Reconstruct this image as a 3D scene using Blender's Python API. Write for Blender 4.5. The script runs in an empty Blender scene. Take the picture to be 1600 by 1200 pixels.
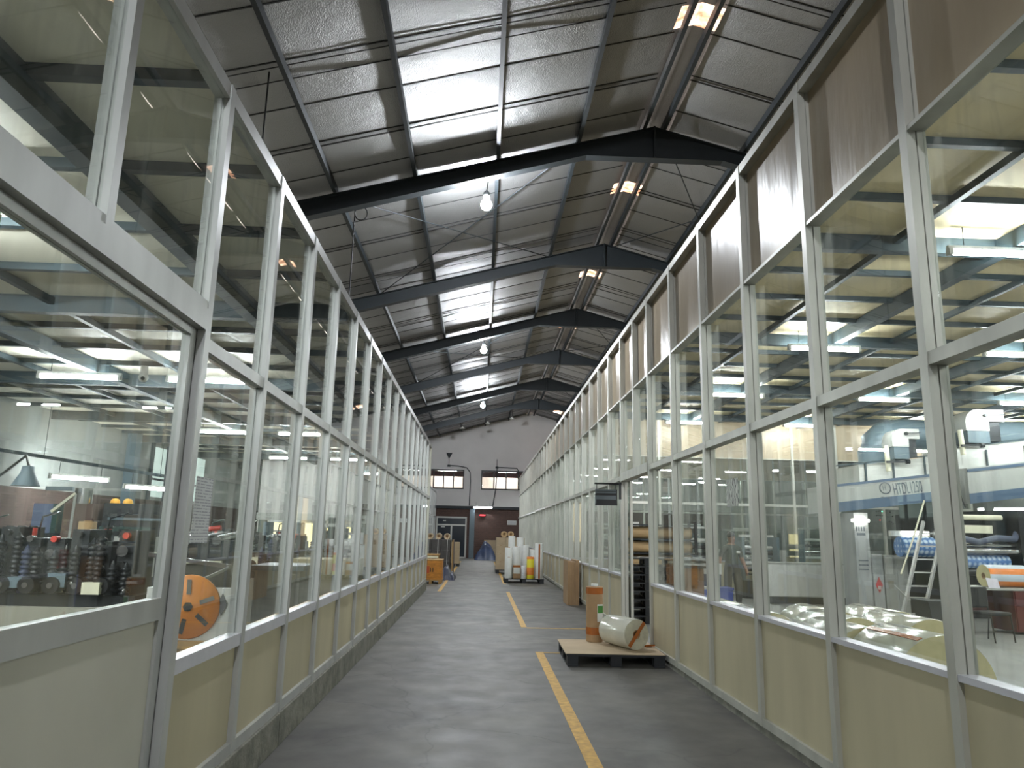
import bpy, math, random
from mathutils import Vector, Matrix
random.seed(7)
SC = bpy.context.scene
COL = SC.collection
PI = math.pi

# ---------------------------------------------------------------- camera, world, exposure
def make_camera():
    pitch, yaw, roll, f = 0.2007, 0.0375, 0.0223, 1147.4
    cp, sp, cy, sy = math.cos(pitch), math.sin(pitch), math.cos(yaw), math.sin(yaw)
    fw = Vector((sy*cp, cy*cp, sp)); r = Vector((cy, -sy, 0)); u = r.cross(fw)
    r2 = r*math.cos(roll) + u*math.sin(roll); u2 = u*math.cos(roll) - r*math.sin(roll)
    cd = bpy.data.cameras.new('camera'); cd.sensor_fit = 'HORIZONTAL'; cd.sensor_width = 36
    cd.lens = f/1600*36; cd.clip_start = .05; cd.clip_end = 300
    o = bpy.data.objects.new('camera', cd); COL.objects.link(o)
    m = Matrix((r2, u2, -fw)).transposed().to_4x4(); m.translation = (0, 0, 1.65)
    o.matrix_world = m
    SC.camera = o
make_camera()
w = bpy.data.worlds.new('daylight'); SC.world = w; w.use_nodes = True
w.node_tree.nodes['Background'].inputs[0].default_value = (1.0, .86, .78, 1)
w.node_tree.nodes['Background'].inputs[1].default_value = 5.5
SC.view_settings.view_transform = 'Standard'; SC.view_settings.look = 'None'
SC.view_settings.gamma = 1; SC.view_settings.use_curve_mapping = False
SC.view_settings.exposure = 0.4
cy_ = SC.cycles
cy_.max_bounces = 10; cy_.diffuse_bounces = 4; cy_.glossy_bounces = 4; cy_.transmission_bounces = 4
cy_.transparent_max_bounces = 40; cy_.sample_clamp_indirect = 6; cy_.caustics_reflective = False; cy_.caustics_refractive = False
TUBE_STRENGTH = 205      # fluorescent tubes
BULB_STRENGTH = 1750    # high-bay lamps of the corridor

# ---------------------------------------------------------------- materials
MATS = {}
def lin(c): return tuple(((v/255)/12.92 if v/255 <= .04045 else ((v/255+.055)/1.055)**2.4) for v in c)
LIN = lin
def mat(name, rgb, rough=.6, metal=0., noise=0., nscale=3., bump=0., bscale=40., coat=0., spec=.5, stretch=(1,1,1), emit=0., dirt=None):
    """rgb: sRGB 0-255.  noise: relative colour variation; bump: fine relief."""
    if name in MATS: return MATS[name]
    m = bpy.data.materials.new(name); m.use_nodes = True; MATS[name] = m
    n = m.node_tree.nodes; l = m.node_tree.links; b = n['Principled BSDF']
    c = lin(rgb)
    b.inputs['Base Color'].default_value = (*c, 1); b.inputs['Roughness'].default_value = rough
    b.inputs['Metallic'].default_value = metal; b.inputs['Specular IOR Level'].default_value = spec
    b.inputs['Coat Weight'].default_value = coat; b.inputs['Coat Roughness'].default_value = .12
    if emit:
        b.inputs['Emission Color'].default_value = (*c, 1); b.inputs['Emission Strength'].default_value = emit
    if noise or bump:
        g = n.new('ShaderNodeNewGeometry'); mp = n.new('ShaderNodeMapping'); mp.inputs['Scale'].default_value = stretch
        l.new(g.outputs['Position'], mp.inputs['Vector'])
    if noise:
        t = n.new('ShaderNodeTexNoise'); t.inputs['Scale'].default_value = nscale; t.inputs['Detail'].default_value = 5
        l.new(mp.outputs[0], t.inputs['Vector'])
        r = n.new('ShaderNodeValToRGB'); r.color_ramp.elements[0].position = .3; r.color_ramp.elements[1].position = .72
        lo = tuple(v*(1-noise) for v in c); hi = tuple(min(1, v*(1+noise*.6)) for v in c)
        if dirt: lo = lin(dirt)
        r.color_ramp.elements[0].color = (*lo, 1); r.color_ramp.elements[1].color = (*hi, 1)
        l.new(t.outputs['Fac'], r.inputs[0]); l.new(r.outputs[0], b.inputs['Base Color'])
    if bump:
        t2 = n.new('ShaderNodeTexNoise'); t2.inputs['Scale'].default_value = bscale; t2.inputs['Detail'].default_value = 3
        l.new(mp.outputs[0], t2.inputs['Vector'])
        bp = n.new('ShaderNodeBump'); bp.inputs['Strength'].default_value = bump; bp.inputs['Distance'].default_value = .02
        l.new(t2.outputs['Fac'], bp.inputs['Height']); l.new(bp.outputs[0], b.inputs['Normal'])
    return m

def glass_mat(name, dirt, tint=(.93, .96, .94), streak=(6, 6, 1.2)):
    m = bpy.data.materials.new(name); m.use_nodes = True; MATS[name] = m
    n = m.node_tree.nodes; l = m.node_tree.links; n.clear()
    out = n.new('ShaderNodeOutputMaterial'); tr = n.new('ShaderNodeBsdfTransparent'); tr.inputs[0].default_value = (*tint, 1)
    gl = n.new('ShaderNodeBsdfGlossy'); gl.inputs['Roughness'].default_value = .01; gl.inputs[0].default_value = (1, 1, 1, 1)
    fr = n.new('ShaderNodeFresnel'); bf = n.new('ShaderNodeNewGeometry'); ir = n.new('ShaderNodeMapRange')   # thin sheet: both faces reflect like an outer face
    ir.inputs[3].default_value = 1.45; ir.inputs[4].default_value = 1/1.45; l.new(bf.outputs['Backfacing'], ir.inputs[0]); l.new(ir.outputs[0], fr.inputs[0])
    mx = n.new('ShaderNodeMixShader'); l.new(fr.outputs[0], mx.inputs[0]); l.new(tr.outputs[0], mx.inputs[1]); l.new(gl.outputs[0], mx.inputs[2])
    g = n.new('ShaderNodeNewGeometry'); mp = n.new('ShaderNodeMapping'); mp.inputs['Scale'].default_value = streak
    l.new(g.outputs['Position'], mp.inputs[0])
    t = n.new('ShaderNodeTexNoise'); t.inputs['Scale'].default_value = 1.3; t.inputs['Detail'].default_value = 6; t.inputs['Distortion'].default_value = .8
    l.new(mp.outputs[0], t.inputs[0])
    mr = n.new('ShaderNodeMapRange'); mr.inputs[1].default_value = .48; mr.inputs[2].default_value = .8
    mr.inputs[3].default_value = dirt*.35; mr.inputs[4].default_value = dirt*2.6
    l.new(t.outputs['Fac'], mr.inputs[0])
    df = n.new('ShaderNodeBsdfDiffuse'); df.inputs[0].default_value = (.62, .62, .58, 1)  # diffuse film: real smudges, thickened to put a haze veil over the glass
    m2 = n.new('ShaderNodeMixShader'); l.new(mr.outputs[0], m2.inputs[0]); l.new(mx.outputs[0], m2.inputs[1]); l.new(df.outputs[0], m2.inputs[2])
    l.new(m2.outputs[0], out.inputs[0])
    return m

ALU = mat('aluminium', (188, 188, 185), .42, .35, noise=.14, nscale=5, stretch=(1, 1, .3))
ALUR = mat('aluminium_warm', (188, 187, 177), .42, .3, noise=.16, nscale=5, stretch=(1, 1, .3))
SILL = mat('aluminium_sill', (212, 211, 218), .35, .3, noise=.08, nscale=8)
PANEL = mat('beige_panel', (186, 176, 147), .5, noise=.13, nscale=1.6, stretch=(1.5, 1.5, .35), spec=.4)
PANELUP = mat('beige_gloss_panel', (176, 160, 136), .3, noise=.12, nscale=1.4, stretch=(1.5, 1.5, .4), bump=.45, bscale=3.2, spec=.28)
PANELW = mat('door_panel_offwhite', (190, 186, 172), .5, noise=.07, nscale=2)
GLASS = glass_mat('glass_pane', .036)
GLASSD = glass_mat('glass_pane_dusty', .045)
STEEL = mat('painted_steel_dark', (46, 60, 66), .5, .1, noise=.2, nscale=4)
STEELR = mat('roof_steel', (28, 35, 39), .6, 0, noise=.2, nscale=3)
CEILM = mat('ceiling_board', (236, 220, 180), .7, noise=.1, nscale=1.1)
CEILL = mat('ceiling_board_grey', (236, 230, 212), .6, noise=.12, nscale=1.1)
KERB = mat('kerb_concrete', (128, 126, 116), .85, noise=.38, nscale=7, bump=.4, bscale=25)
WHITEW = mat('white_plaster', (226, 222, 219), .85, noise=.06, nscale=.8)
PLASTDIM = mat('white_plaster_dimmed', (136, 139, 136), .85, noise=.06, nscale=.8)  # white plaster, colour darkened to hold down the overlit side walls
YEL = mat('floor_paint_yellow', (196, 152, 62), .6, noise=.3, nscale=14)
BLACKP = mat('black_plastic', (30, 32, 36), .5, noise=.2, nscale=9)
CARD = mat('cardboard', (163, 132, 98), .8, noise=.12, nscale=6)
CARDL = mat('cardboard_pale', (178, 158, 130), .8, noise=.12, nscale=3)
KRAFT = mat('kraft_paper', (196, 164, 120), .7, noise=.06)
TAPE = mat('brown_tape', (168, 96, 44), .25, noise=.1, nscale=12)
FILM = mat('clear_film', (200, 198, 184), .2, noise=.1, nscale=6, bump=.1, bscale=22, coat=.6)
FILMC = mat('clear_film_end', (200, 198, 178), .2, noise=.2, nscale=9, bump=.5, bscale=16, coat=.5)
FILME = mat('film_roll_end', (206, 196, 152), .35, noise=.08, nscale=14)
WHITEP = mat('white_wrap', (214, 214, 210), .4, noise=.06, nscale=8, bump=.2, bscale=14)
WHITEM = mat('white_metal', (196, 196, 190), .4, noise=.05)
GREYM = mat('grey_machine', (166, 168, 168), .45, noise=.06)
DARKM = mat('dark_machine', (40, 43, 46), .4, .3, noise=.3, nscale=12)
CHROME = mat('chrome_roller', (196, 196, 196), .18, .95)
RUBBER = mat('black_rubber', (22, 22, 24), .35)
BLUEM = mat('blue_stripe', (66, 88, 112), .45, noise=.08)
PALEM = mat('pale_machine', (164, 165, 160), .45, noise=.05)
REDM = mat('red_paint', (190, 40, 36), .4)
ORANGE = mat('orange_board', (216, 128, 34), .45, noise=.06)
WOODO = mat('orange_wood', (196, 128, 44), .6, noise=.25, nscale=6, stretch=(1, 1, 4))
WOOD = mat('raw_wood', (170, 134, 84), .75, noise=.2, nscale=6)
MAROON = mat('maroon_wood', (92, 42, 40), .4, noise=.15)
NAVY = mat('navy_plastic', (36, 44, 74), .5)
BLUET = mat('blue_tarp', (74, 86, 116), .35, noise=.3, nscale=3, bump=.5, bscale=6)
BLACK = mat('black_flat', (14, 14, 15), .6)
PAPER = mat('paper', (216, 216, 212), .8, noise=.03)
CREAM = mat('cream_light_cover', (226, 222, 196), .5)
GREEND = mat('dark_green_metal', (38, 66, 60), .45)
TEALG = mat('teal_grey_metal', (96, 112, 120), .45)
REDP = mat('red_plastic', (196, 58, 44), .4)
YELB = mat('amber_plastic', (232, 172, 60), .4)

def emis(name, rgb, s):
    if name in MATS: return MATS[name]
    m = bpy.data.materials.new(name); m.use_nodes = True; MATS[name] = m
    n = m.node_tree.nodes; l = m.node_tree.links; n.clear()
    o = n.new('ShaderNodeOutputMaterial'); e = n.new('ShaderNodeEmission')
    e.inputs[0].default_value = (*rgb, 1); e.inputs[1].default_value = s; l.new(e.outputs[0], o.inputs[0]); return m
TUBE = emis('tube_glow', (.93, .97, 1.0), TUBE_STRENGTH)
BULB = emis('bulb_glow', (.90, .945, 1.0), BULB_STRENGTH)
STRIPL = emis('strip_lamp_glow', (1, .95, .88), 14)
LEDR = emis('red_led', (1, .05, .06), 4)
LEDG = emis('green_led', (.1, 1, .5), 5)

def skylight_mat():
    m = bpy.data.materials.new('skylight_sheet'); m.use_nodes = True
    n = m.node_tree.nodes; l = m.node_tree.links; n.clear()
    o = n.new('ShaderNodeOutputMaterial'); t = n.new('ShaderNodeBsdfTranslucent'); g = n.new('ShaderNodeNewGeometry')
    x = n.new('ShaderNodeTexNoise'); x.inputs['Scale'].default_value = 5; x.inputs['Detail'].default_value = 4; l.new(g.outputs['Position'], x.inputs[0])
    r = n.new('ShaderNodeValToRGB'); r.color_ramp.elements[0].position = .35; r.color_ramp.elements[1].position = .7
    r.color_ramp.elements[0].color = (.42, .3, .23, 1); r.color_ramp.elements[1].color = (.85, .76, .68, 1)
    l.new(x.outputs['Fac'], r.inputs[0]); l.new(r.outputs[0], t.inputs[0]); l.new(t.outputs[0], o.inputs[0]); return m
SKYL = skylight_mat()

def foil_mat():
    m = bpy.data.materials.new('foil_insulation'); m.use_nodes = True
    n = m.node_tree.nodes; l = m.node_tree.links; b = n['Principled BSDF']
    b.inputs['Metallic'].default_value = .85; b.inputs['Base Color'].default_value = (.285, .284, .282, 1)
    g = n.new('ShaderNodeNewGeometry')
    t0 = n.new('ShaderNodeTexNoise'); t0.inputs['Scale'].default_value = .9; t0.inputs['Detail'].default_value = 4; l.new(g.outputs['Position'], t0.inputs[0])
    mr = n.new('ShaderNodeMapRange'); mr.inputs[3].default_value = .4; mr.inputs[4].default_value = .66; l.new(t0.outputs['Fac'], mr.inputs[0]); l.new(mr.outputs[0], b.inputs['Roughness'])
    mp = n.new('ShaderNodeMapping'); mp.inputs['Scale'].default_value = (60, 24, 24); l.new(g.outputs['Position'], mp.inputs[0])
    t = n.new('ShaderNodeTexNoise'); t.inputs['Scale'].default_value = 1.4; t.inputs['Detail'].default_value = 4; l.new(mp.outputs[0], t.inputs[0])
    bp = n.new('ShaderNodeBump'); bp.inputs['Strength'].default_value = .9; bp.inputs['Distance'].default_value = .014
    l.new(t.outputs['Fac'], bp.inputs['Height'])
    t3 = n.new('ShaderNodeTexNoise'); t3.inputs['Scale'].default_value = 2.2; l.new(g.outputs['Position'], t3.inputs[0])
    b2 = n.new('ShaderNodeBump'); b2.inputs['Strength'].default_value = .3; b2.inputs['Distance'].default_value = .1
    l.new(t3.outputs['Fac'], b2.inputs['Height']); l.new(bp.outputs[0], b2.inputs['Normal']); l.new(b2.outputs[0], b.inputs['Normal'])
    return m
FOIL = foil_mat()

def floor_mat():
    m = bpy.data.materials.new('floor_concrete'); m.use_nodes = True
    n = m.node_tree.nodes; l = m.node_tree.links; b = n['Principled BSDF']
    g = n.new('ShaderNodeNewGeometry')
    t = n.new('ShaderNodeTexNoise'); t.inputs['Scale'].default_value = 1.1; t.inputs['Detail'].default_value = 8; t.inputs['Roughness'].default_value = .62
    l.new(g.outputs['Position'], t.inputs[0])
    r = n.new('ShaderNodeValToRGB'); e = r.color_ramp.elements
    e[0].position = .3; e[0].color = (*lin((65, 63, 59)), 1); e[1].position = .75; e[1].color = (*lin((107, 104, 96)), 1)
    l.new(t.outputs['Fac'], r.inputs[0])
    # hairline cracks and streaks
    n2 = n.new('ShaderNodeTexNoise'); n2.inputs['Scale'].default_value = 2.5; n2.inputs['Detail'].default_value = 6; l.new(g.outputs['Position'], n2.inputs[0])
    ad = n.new('ShaderNodeVectorMath'); ad.operation = 'MULTIPLY_ADD'; ad.inputs[1].default_value = (.5, .5, 0); l.new(n2.outputs['Color'], ad.inputs[0]); l.new(g.outputs['Position'], ad.inputs[2])
    v = n.new('ShaderNodeTexVoronoi'); v.feature = 'DISTANCE_TO_EDGE'; v.inputs['Scale'].default_value = .42; l.new(ad.outputs[0], v.inputs[0])
    mr = n.new('ShaderNodeMapRange'); mr.inputs[1].default_value = .0; mr.inputs[2].default_value = .006; mr.inputs[3].default_value = .72; mr.inputs[4].default_value = 1; l.new(v.outputs['Distance'], mr.inputs[0])
    mx = n.new('ShaderNodeMix'); mx.data_type = 'RGBA'; mx.blend_type = 'MULTIPLY'; mx.inputs[0].default_value = 1
    l.new(r.outputs[0], mx.inputs[6]); l.new(mr.outputs[0], mx.inputs[7]); l.new(mx.outputs[2], b.inputs['Base Color'])
    t2 = n.new('ShaderNodeTexNoise'); t2.inputs['Scale'].default_value = 3; t2.inputs['Detail'].default_value = 6; l.new(g.outputs['Position'], t2.inputs[0])
    m2 = n.new('ShaderNodeMapRange'); m2.inputs[3].default_value = .42; m2.inputs[4].default_value = .75; l.new(t2.outputs['Fac'], m2.inputs[0]); l.new(m2.outputs[0], b.inputs['Roughness'])
    bp = n.new('ShaderNodeBump'); bp.inputs['Strength'].default_value = .15; bp.inputs['Distance'].default_value = .01; l.new(t.outputs['Fac'], bp.inputs['Height']); l.new(bp.outputs[0], b.inputs['Normal'])
    return m
FLOOR = floor_mat()

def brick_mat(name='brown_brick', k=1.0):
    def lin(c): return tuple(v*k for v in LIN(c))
    m = bpy.data.materials.new(name); m.use_nodes = True
    n = m.node_tree.nodes; l = m.node_tree.links; b = n['Principled BSDF']; b.inputs['Roughness'].default_value = .85
    g = n.new('ShaderNodeNewGeometry'); s = n.new('ShaderNodeSeparateXYZ'); l.new(g.outputs['Position'], s.inputs[0])
    a = n.new('ShaderNodeMath'); l.new(s.outputs[0], a.inputs[0]); l.new(s.outputs[1], a.inputs[1])
    c = n.new('ShaderNodeCombineXYZ'); l.new(a.outputs[0], c.inputs[0]); l.new(s.outputs[2], c.inputs[1])
    t = n.new('ShaderNodeTexBrick'); t.inputs['Scale'].default_value = 4
    t.inputs['Color1'].default_value = (*lin((66, 48, 42)), 1); t.inputs['Color2'].default_value = (*lin((55, 40, 36)), 1); t.inputs['Mortar'].default_value = (*lin((74, 64, 59)), 1)
    t.inputs['Mortar Size'].default_value = .018; l.new(c.outputs[0], t.inputs[0]); l.new(t.outputs[0], b.inputs['Base Color'])
    return m
BRICK = brick_mat(); BRICKE = brick_mat('brown_brick_brightened', 2.0)  # same brick: colour darkened for the bright side wall, raised for the dim end wall

def print_mat(name, paper, ink, scale, axis='Z', duty=.55, rough=.6, broken=True):
    """flat print: rows of broken text lines on paper"""
    m = bpy.data.materials.new(name); m.use_nodes = True; MATS[name] = m
    n = m.node_tree.nodes; l = m.node_tree.links; b = n['Principled BSDF']; b.inputs['Roughness'].default_value = rough
    g = n.new('ShaderNodeNewGeometry'); s = n.new('ShaderNodeSeparateXYZ'); l.new(g.outputs['Position'], s.inputs[0])
    f = n.new('ShaderNodeMath'); f.operation = 'MULTIPLY'; f.inputs[1].default_value = scale; l.new(s.outputs['XYZ'.index(axis)], f.inputs[0])
    fr = n.new('ShaderNodeMath'); fr.operation = 'FRACT'; l.new(f.outputs[0], fr.inputs[0])
    gt = n.new('ShaderNodeMath'); gt.operation = 'GREATER_THAN'; gt.inputs[1].default_value = duty; l.new(fr.outputs[0], gt.inputs[0])
    last = gt
    if broken:
        t = n.new('ShaderNodeTexNoise'); t.inputs['Scale'].default_value = scale*.6; l.new(g.outputs['Position'], t.inputs[0])
        g2 = n.new('ShaderNodeMath'); g2.operation = 'GREATER_THAN'; g2.inputs[1].default_value = .45; l.new(t.outputs['Fac'], g2.inputs[0])
        ml = n.new('ShaderNodeMath'); ml.operation = 'MULTIPLY'; l.new(gt.outputs[0], ml.inputs[0]); l.new(g2.outputs[0], ml.inputs[1]); last = ml
    mx = n.new('ShaderNodeMix'); mx.data_type = 'RGBA'; l.new(last.outputs[0], mx.inputs[0])
    mx.inputs[6].default_value = (*lin(paper), 1); mx.inputs[7].default_value = (*lin(ink), 1)
    l.new(mx.outputs[2], b.inputs['Base Color']); return m
NOTICE = print_mat('notice_print', (206, 206, 206), (158, 158, 164), 60, duty=.6)
def drawing_mat():
    m = bpy.data.materials.new('drawing_print'); m.use_nodes = True
    n = m.node_tree.nodes; l = m.node_tree.links; b = n['Principled BSDF']; b.inputs['Roughness'].default_value = .6
    g = n.new('ShaderNodeNewGeometry'); t = n.new('ShaderNodeTexWave'); t.inputs['Scale'].default_value = 9; t.inputs['Distortion'].default_value = 9; t.inputs['Detail'].default_value = 3
    t.bands_direction = 'Y'; l.new(g.outputs['Position'], t.inputs[0]); r = n.new('ShaderNodeValToRGB'); r.color_ramp.elements[0].position = .2; r.color_ramp.elements[1].position = .4
    r.color_ramp.elements[0].color = (*lin((84, 84, 84)), 1); r.color_ramp.elements[1].color = (*lin((206, 208, 200)), 1)
    l.new(t.outputs['Fac'], r.inputs[0]); l.new(r.outputs[0], b.inputs['Base Color']); return m
POSTER = drawing_mat()
STRIPEROLL = print_mat('blue_orange_print', (196, 206, 216), (226, 128, 46), 4.2, 'Z', .55, .3, False)

def dots_mat(name, base, dot, scale):
    m = bpy.data.materials.new(name); m.use_nodes = True; MATS[name] = m
    n = m.node_tree.nodes; l = m.node_tree.links; b = n['Principled BSDF']; b.inputs['Roughness'].default_value = .25
    g = n.new('ShaderNodeNewGeometry'); v = n.new('ShaderNodeTexVoronoi'); v.inputs['Scale'].default_value = scale; v.inputs['Randomness'].default_value = .12
    l.new(g.outputs['Position'], v.inputs[0])
    r = n.new('ShaderNodeValToRGB'); r.color_ramp.elements[0].color = (*lin(dot), 1); r.color_ramp.elements[1].color = (*lin(base), 1)
    r.color_ramp.elements[0].position = .25; r.color_ramp.elements[1].position = .55
    l.new(v.outputs['Distance'], r.inputs[0]); l.new(r.outputs[0], b.inputs['Base Color']); return m
DOTS = dots_mat('blue_dot_print', (82, 122, 176), (200, 220, 238), 9)

# ---------------------------------------------------------------- mesh helpers
class MB:
    """collects shapes; build() links them as ONE mesh object"""
    def __init__(s): s.v = []; s.f = []; s.sm = []; s.mi = []
    def add(s, vs, fs, smooth=False, mi=0):
        o = len(s.v); s.v += [tuple(p) for p in vs]
        for f in fs:
            s.f.append(tuple(o+i for i in f)); s.sm.append(smooth); s.mi.append(mi)
        return s
    def box(s, x0, x1, y0, y1, z0, z1, mi=0):
        vs = [(x, y, z) for z in (z0, z1) for y in (y0, y1) for x in (x0, x1)]
        return s.add(vs, [(0, 2, 3, 1), (4, 5, 7, 6), (0, 1, 5, 4), (2, 6, 7, 3), (0, 4, 6, 2), (1, 3, 7, 5)], mi=mi)
    def bar(s, p, q, w, h=None, up=(0, 0, 1), mi=0):
        p, q = Vector(p), Vector(q); d = (q-p).normalized(); h = h or w
        a = d.cross(Vector(up))
        if a.length < 1e-4: a = d.cross(Vector((1, 0, 0)))
        a.normalize(); b = a.cross(d)
        vs = [c + a*(i*w/2) + b*(j*h/2) for c in (p, q) for j in (-1, 1) for i in (-1, 1)]
        return s.add(vs, [(0, 1, 3, 2), (4, 6, 7, 5), (0, 4, 5, 1), (2, 3, 7, 6), (0, 2, 6, 4), (1, 5, 7, 3)], mi=mi)
    def cyl(s, p, q, r, n=16, r2=None, caps=True, mi=0):
        p, q = Vector(p), Vector(q); d = (q-p).normalized(); r2 = r if r2 is None else r2
        a = d.cross(Vector((0, 0, 1)))
        if a.length < 1e-4: a = Vector((1, 0, 0))
        a.normalize(); b = d.cross(a)
        vs = [c + (a*math.cos(t) + b*math.sin(t))*rr for c, rr in ((p, r), (q, r2)) for t in [2*PI*i/n for i in range(n)]]
        s.add(vs, [(i, (i+1) % n, n+(i+1) % n, n+i) for i in range(n)], True, mi)
        if caps: s.add(vs[:n], [tuple(range(n))[::-1]], mi=mi); s.add(vs[n:], [tuple(range(n))], mi=mi)
        return s
    def tube(s, pts, r, n=8, mi=0):
        pts = [Vector(p) for p in pts]; vs = []; up = Vector((.13, .21, .97))
        for i, p in enumerate(pts):
            d = (pts[min(i+1, len(pts)-1)] - pts[max(i-1, 0)]).normalized()
            a = d.cross(up).normalized(); b = d.cross(a)
            vs += [p + (a*math.cos(2*PI*k/n) + b*math.sin(2*PI*k/n))*r for k in range(n)]
        fs = [(i*n+k, i*n+(k+1) % n, (i+1)*n+(k+1) % n, (i+1)*n+k) for i in range(len(pts)-1) for k in range(n)]
        s.add(vs, fs, True, mi)
        m = (len(pts)-1)*n
        return s.add(vs, [tuple(range(n)), tuple(range(m, m+n))[::-1]], mi=mi)
    def lathe(s, prof, c=(0, 0, 0), axis='Z', n=24, mi=0):
        vs = []
        for r, h in prof:
            for i in range(n):
                t = 2*PI*i/n; u, v = r*math.cos(t), r*math.sin(t)
                p = {'Z': (u, v, h), 'Y': (u, h, v), 'X': (h, u, v)}[axis]
                vs.append((c[0]+p[0], c[1]+p[1], c[2]+p[2]))
        fs = [(j*n+i, j*n+(i+1) % n, (j+1)*n+(i+1) % n, (j+1)*n+i) for j in range(len(prof)-1) for i in range(n)]
        return s.add(vs, fs, True, mi)
    def prism(s, poly, h0, h1, plane='XZ', mi=0):
        n = len(poly)
        def P(a, b, h): return {'XZ': (a, h, b), 'YZ': (h, a, b), 'XY': (a, b, h)}[plane]
        vs = [P(a, b, h) for h in (h0, h1) for a, b in poly]
        return s.add(vs, [tuple(range(n)), tuple(range(n, 2*n))[::-1]] + [(i, n+i, n+(i+1) % n, (i+1) % n) for i in range(n)], mi=mi)
    def ball(s, c, r, n=16, m=10, sz=(1, 1, 1), mi=0):
        vs = [(c[0]+r*sz[0]*math.sin(PI*j/m)*math.cos(2*PI*i/n), c[1]+r*sz[1]*math.sin(PI*j/m)*math.sin(2*PI*i/n), c[2]+r*sz[2]*math.cos(PI*j/m)) for j in range(m+1) for i in range(n)]
        return s.add(vs, [(j*n+i, j*n+(i+1) % n, (j+1)*n+(i+1) % n, (j+1)*n+i) for j in range(m) for i in range(n)], True, mi)
    def mesh(s, name, mats):
        me = bpy.data.meshes.new(name); me.from_pydata(s.v, [], s.f)
        for m in (mats if isinstance(mats, (list, tuple)) else [mats]): me.materials.append(m)
        me.polygons.foreach_set('use_smooth', s.sm); me.polygons.foreach_set('material_index', s.mi)
        import bmesh
        b = bmesh.new(); b.from_mesh(me); bmesh.ops.recalc_face_normals(b, faces=b.faces); b.to_mesh(me); b.free()
        return me
    def build(s, name, mats, parent=None, loc=(0, 0, 0), rot=(0, 0, 0), bevel=0):
        o = bpy.data.objects.new(name, s.mesh(name, mats)); return place(o, parent, loc, rot, bevel)
def place(o, parent=None, loc=(0, 0, 0), rot=(0, 0, 0), bevel=0):
    COL.objects.link(o); o.parent = parent; o.location = loc; o.rotation_euler = rot
    if bevel:
        m = o.modifiers.new('bevel', 'BEVEL'); m.width = bevel; m.segments = 2; m.limit_method = 'ANGLE'
    return o
CACHE = {}
def box(name, m, parent, x0, x1, y0, y1, z0, z1, bevel=0):
    """a box part; alike boxes share their mesh data"""
    d = tuple(round(v, 4) for v in (x1-x0, y1-y0, z1-z0)); k = (name, m.name, d)
    if k not in CACHE: CACHE[k] = MB().box(-d[0]/2, d[0]/2, -d[1]/2, d[1]/2, -d[2]/2, d[2]/2).mesh(name, m)
    return place(bpy.data.objects.new(name, CACHE[k]), parent, ((x0+x1)/2, (y0+y1)/2, (z0+z1)/2), bevel=bevel)
def tag(o, label, cat, group=None, kind=None):
    o['label'] = label; o['category'] = cat
    if group: o['group'] = group
    if kind: o['kind'] = kind
    return o
def thing(name, label, cat, loc=(0, 0, 0), rz=0, group=None, kind=None):
    o = bpy.data.objects.new(name, None); o.empty_display_size = .1; COL.objects.link(o)
    o.location = loc; o.rotation_euler = (0, 0, rz); return tag(o, label, cat, group, kind)
def copy_thing(root, loc, rz, label=None):
    r = root.copy(); COL.objects.link(r); r.location = loc; r.rotation_euler = (0, 0, rz)
    if label: r['label'] = label
    for ch in root.children:
        c = ch.copy(); COL.objects.link(c); c.parent = r
        for g in ch.children:
            d = g.copy(); COL.objects.link(d); d.parent = c
    return r
def text(body, m, parent, loc, rot, size, sx=1, name='lettering', align='LEFT'):
    cu = bpy.data.curves.new(name, 'FONT'); cu.body = body; cu.size = size; cu.extrude = .002; cu.align_x = align
    cu.materials.append(m); q = bpy.data.objects.new(name, cu); COL.objects.link(q)
    me = bpy.data.meshes.new_from_object(q.evaluated_get(bpy.context.evaluated_depsgraph_get())); bpy.data.objects.remove(q)
    o = bpy.data.objects.new(name, me); place(o, parent, loc, rot); o.scale = (sx, 1, 1); return o
ORD = ['first', 'second', 'third', 'fourth', 'fifth', 'sixth', 'seventh', 'eighth', 'ninth', 'tenth']

# ================================================================ STRUCTURE
XL, XR, XS = -1.526, 2.467, -3.0      # partition faces (corridor side); set-back partition
YE = 49.5                              # end wall
RIDGE, ZR, SL = 3.2, 9.6, .272         # ridge x, steel top at ridge, roof slope
def roof_z(x, up=0): return ZR + up - SL*abs(x-RIDGE)

fl = MB().box(-11, 17.3, -17, YE+4, -.2, 0).build('floor', FLOOR)
tag(fl, 'worn grey concrete floor with hairline cracks', 'floor', kind='structure')

fr_ = MB().box(XR+.14, 16.7, -16.9, 46, 0, .003).build('floor_machine_room', mat('floor_pale_paint', (138, 138, 134), .5, noise=.2, nscale=1.2)); tag(fr_, 'pale grey painted floor of the machine room', 'floor', kind='structure')
fl_ = MB().box(-9.9, XL-.15, -16.9, 46, 0, .003).build('floor_press_bounce', mat('floor_bounce_grey', (112, 112, 106), .55, noise=.3, nscale=1.2)); tag(fl_, 'grey sheet added over the press room floor to bounce light', 'floor', kind='structure')  # paint layer added to bounce light up to the press room ceiling
def painted(label, x0, x1, y0, y1):
    o = MB().box(x0-(x0+x1)/2, x1-(x0+x1)/2, y0-(y0+y1)/2, y1-(y0+y1)/2, 0, .003).build('floor_line', YEL, loc=((x0+x1)/2, (y0+y1)/2, 0))
    tag(o, label, 'floor line')
painted('long yellow painted floor line running past the black pallet', .83, .94, 3.5, 11.0)
painted('yellow painted floor line beyond the black pallet', .78, .88, 13.8, 21.8)
painted('thin yellow cross line in front of the doorway beside the black pallet', .88, 2.4, 10.93, 10.97)
painted('yellow cross line closing the bay behind the black pallet', .88, 2.3, 13.68, 13.75)
painted('yellow floor line beside the pallet of white rolls', .80, .9, 25.4, 44)
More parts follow.
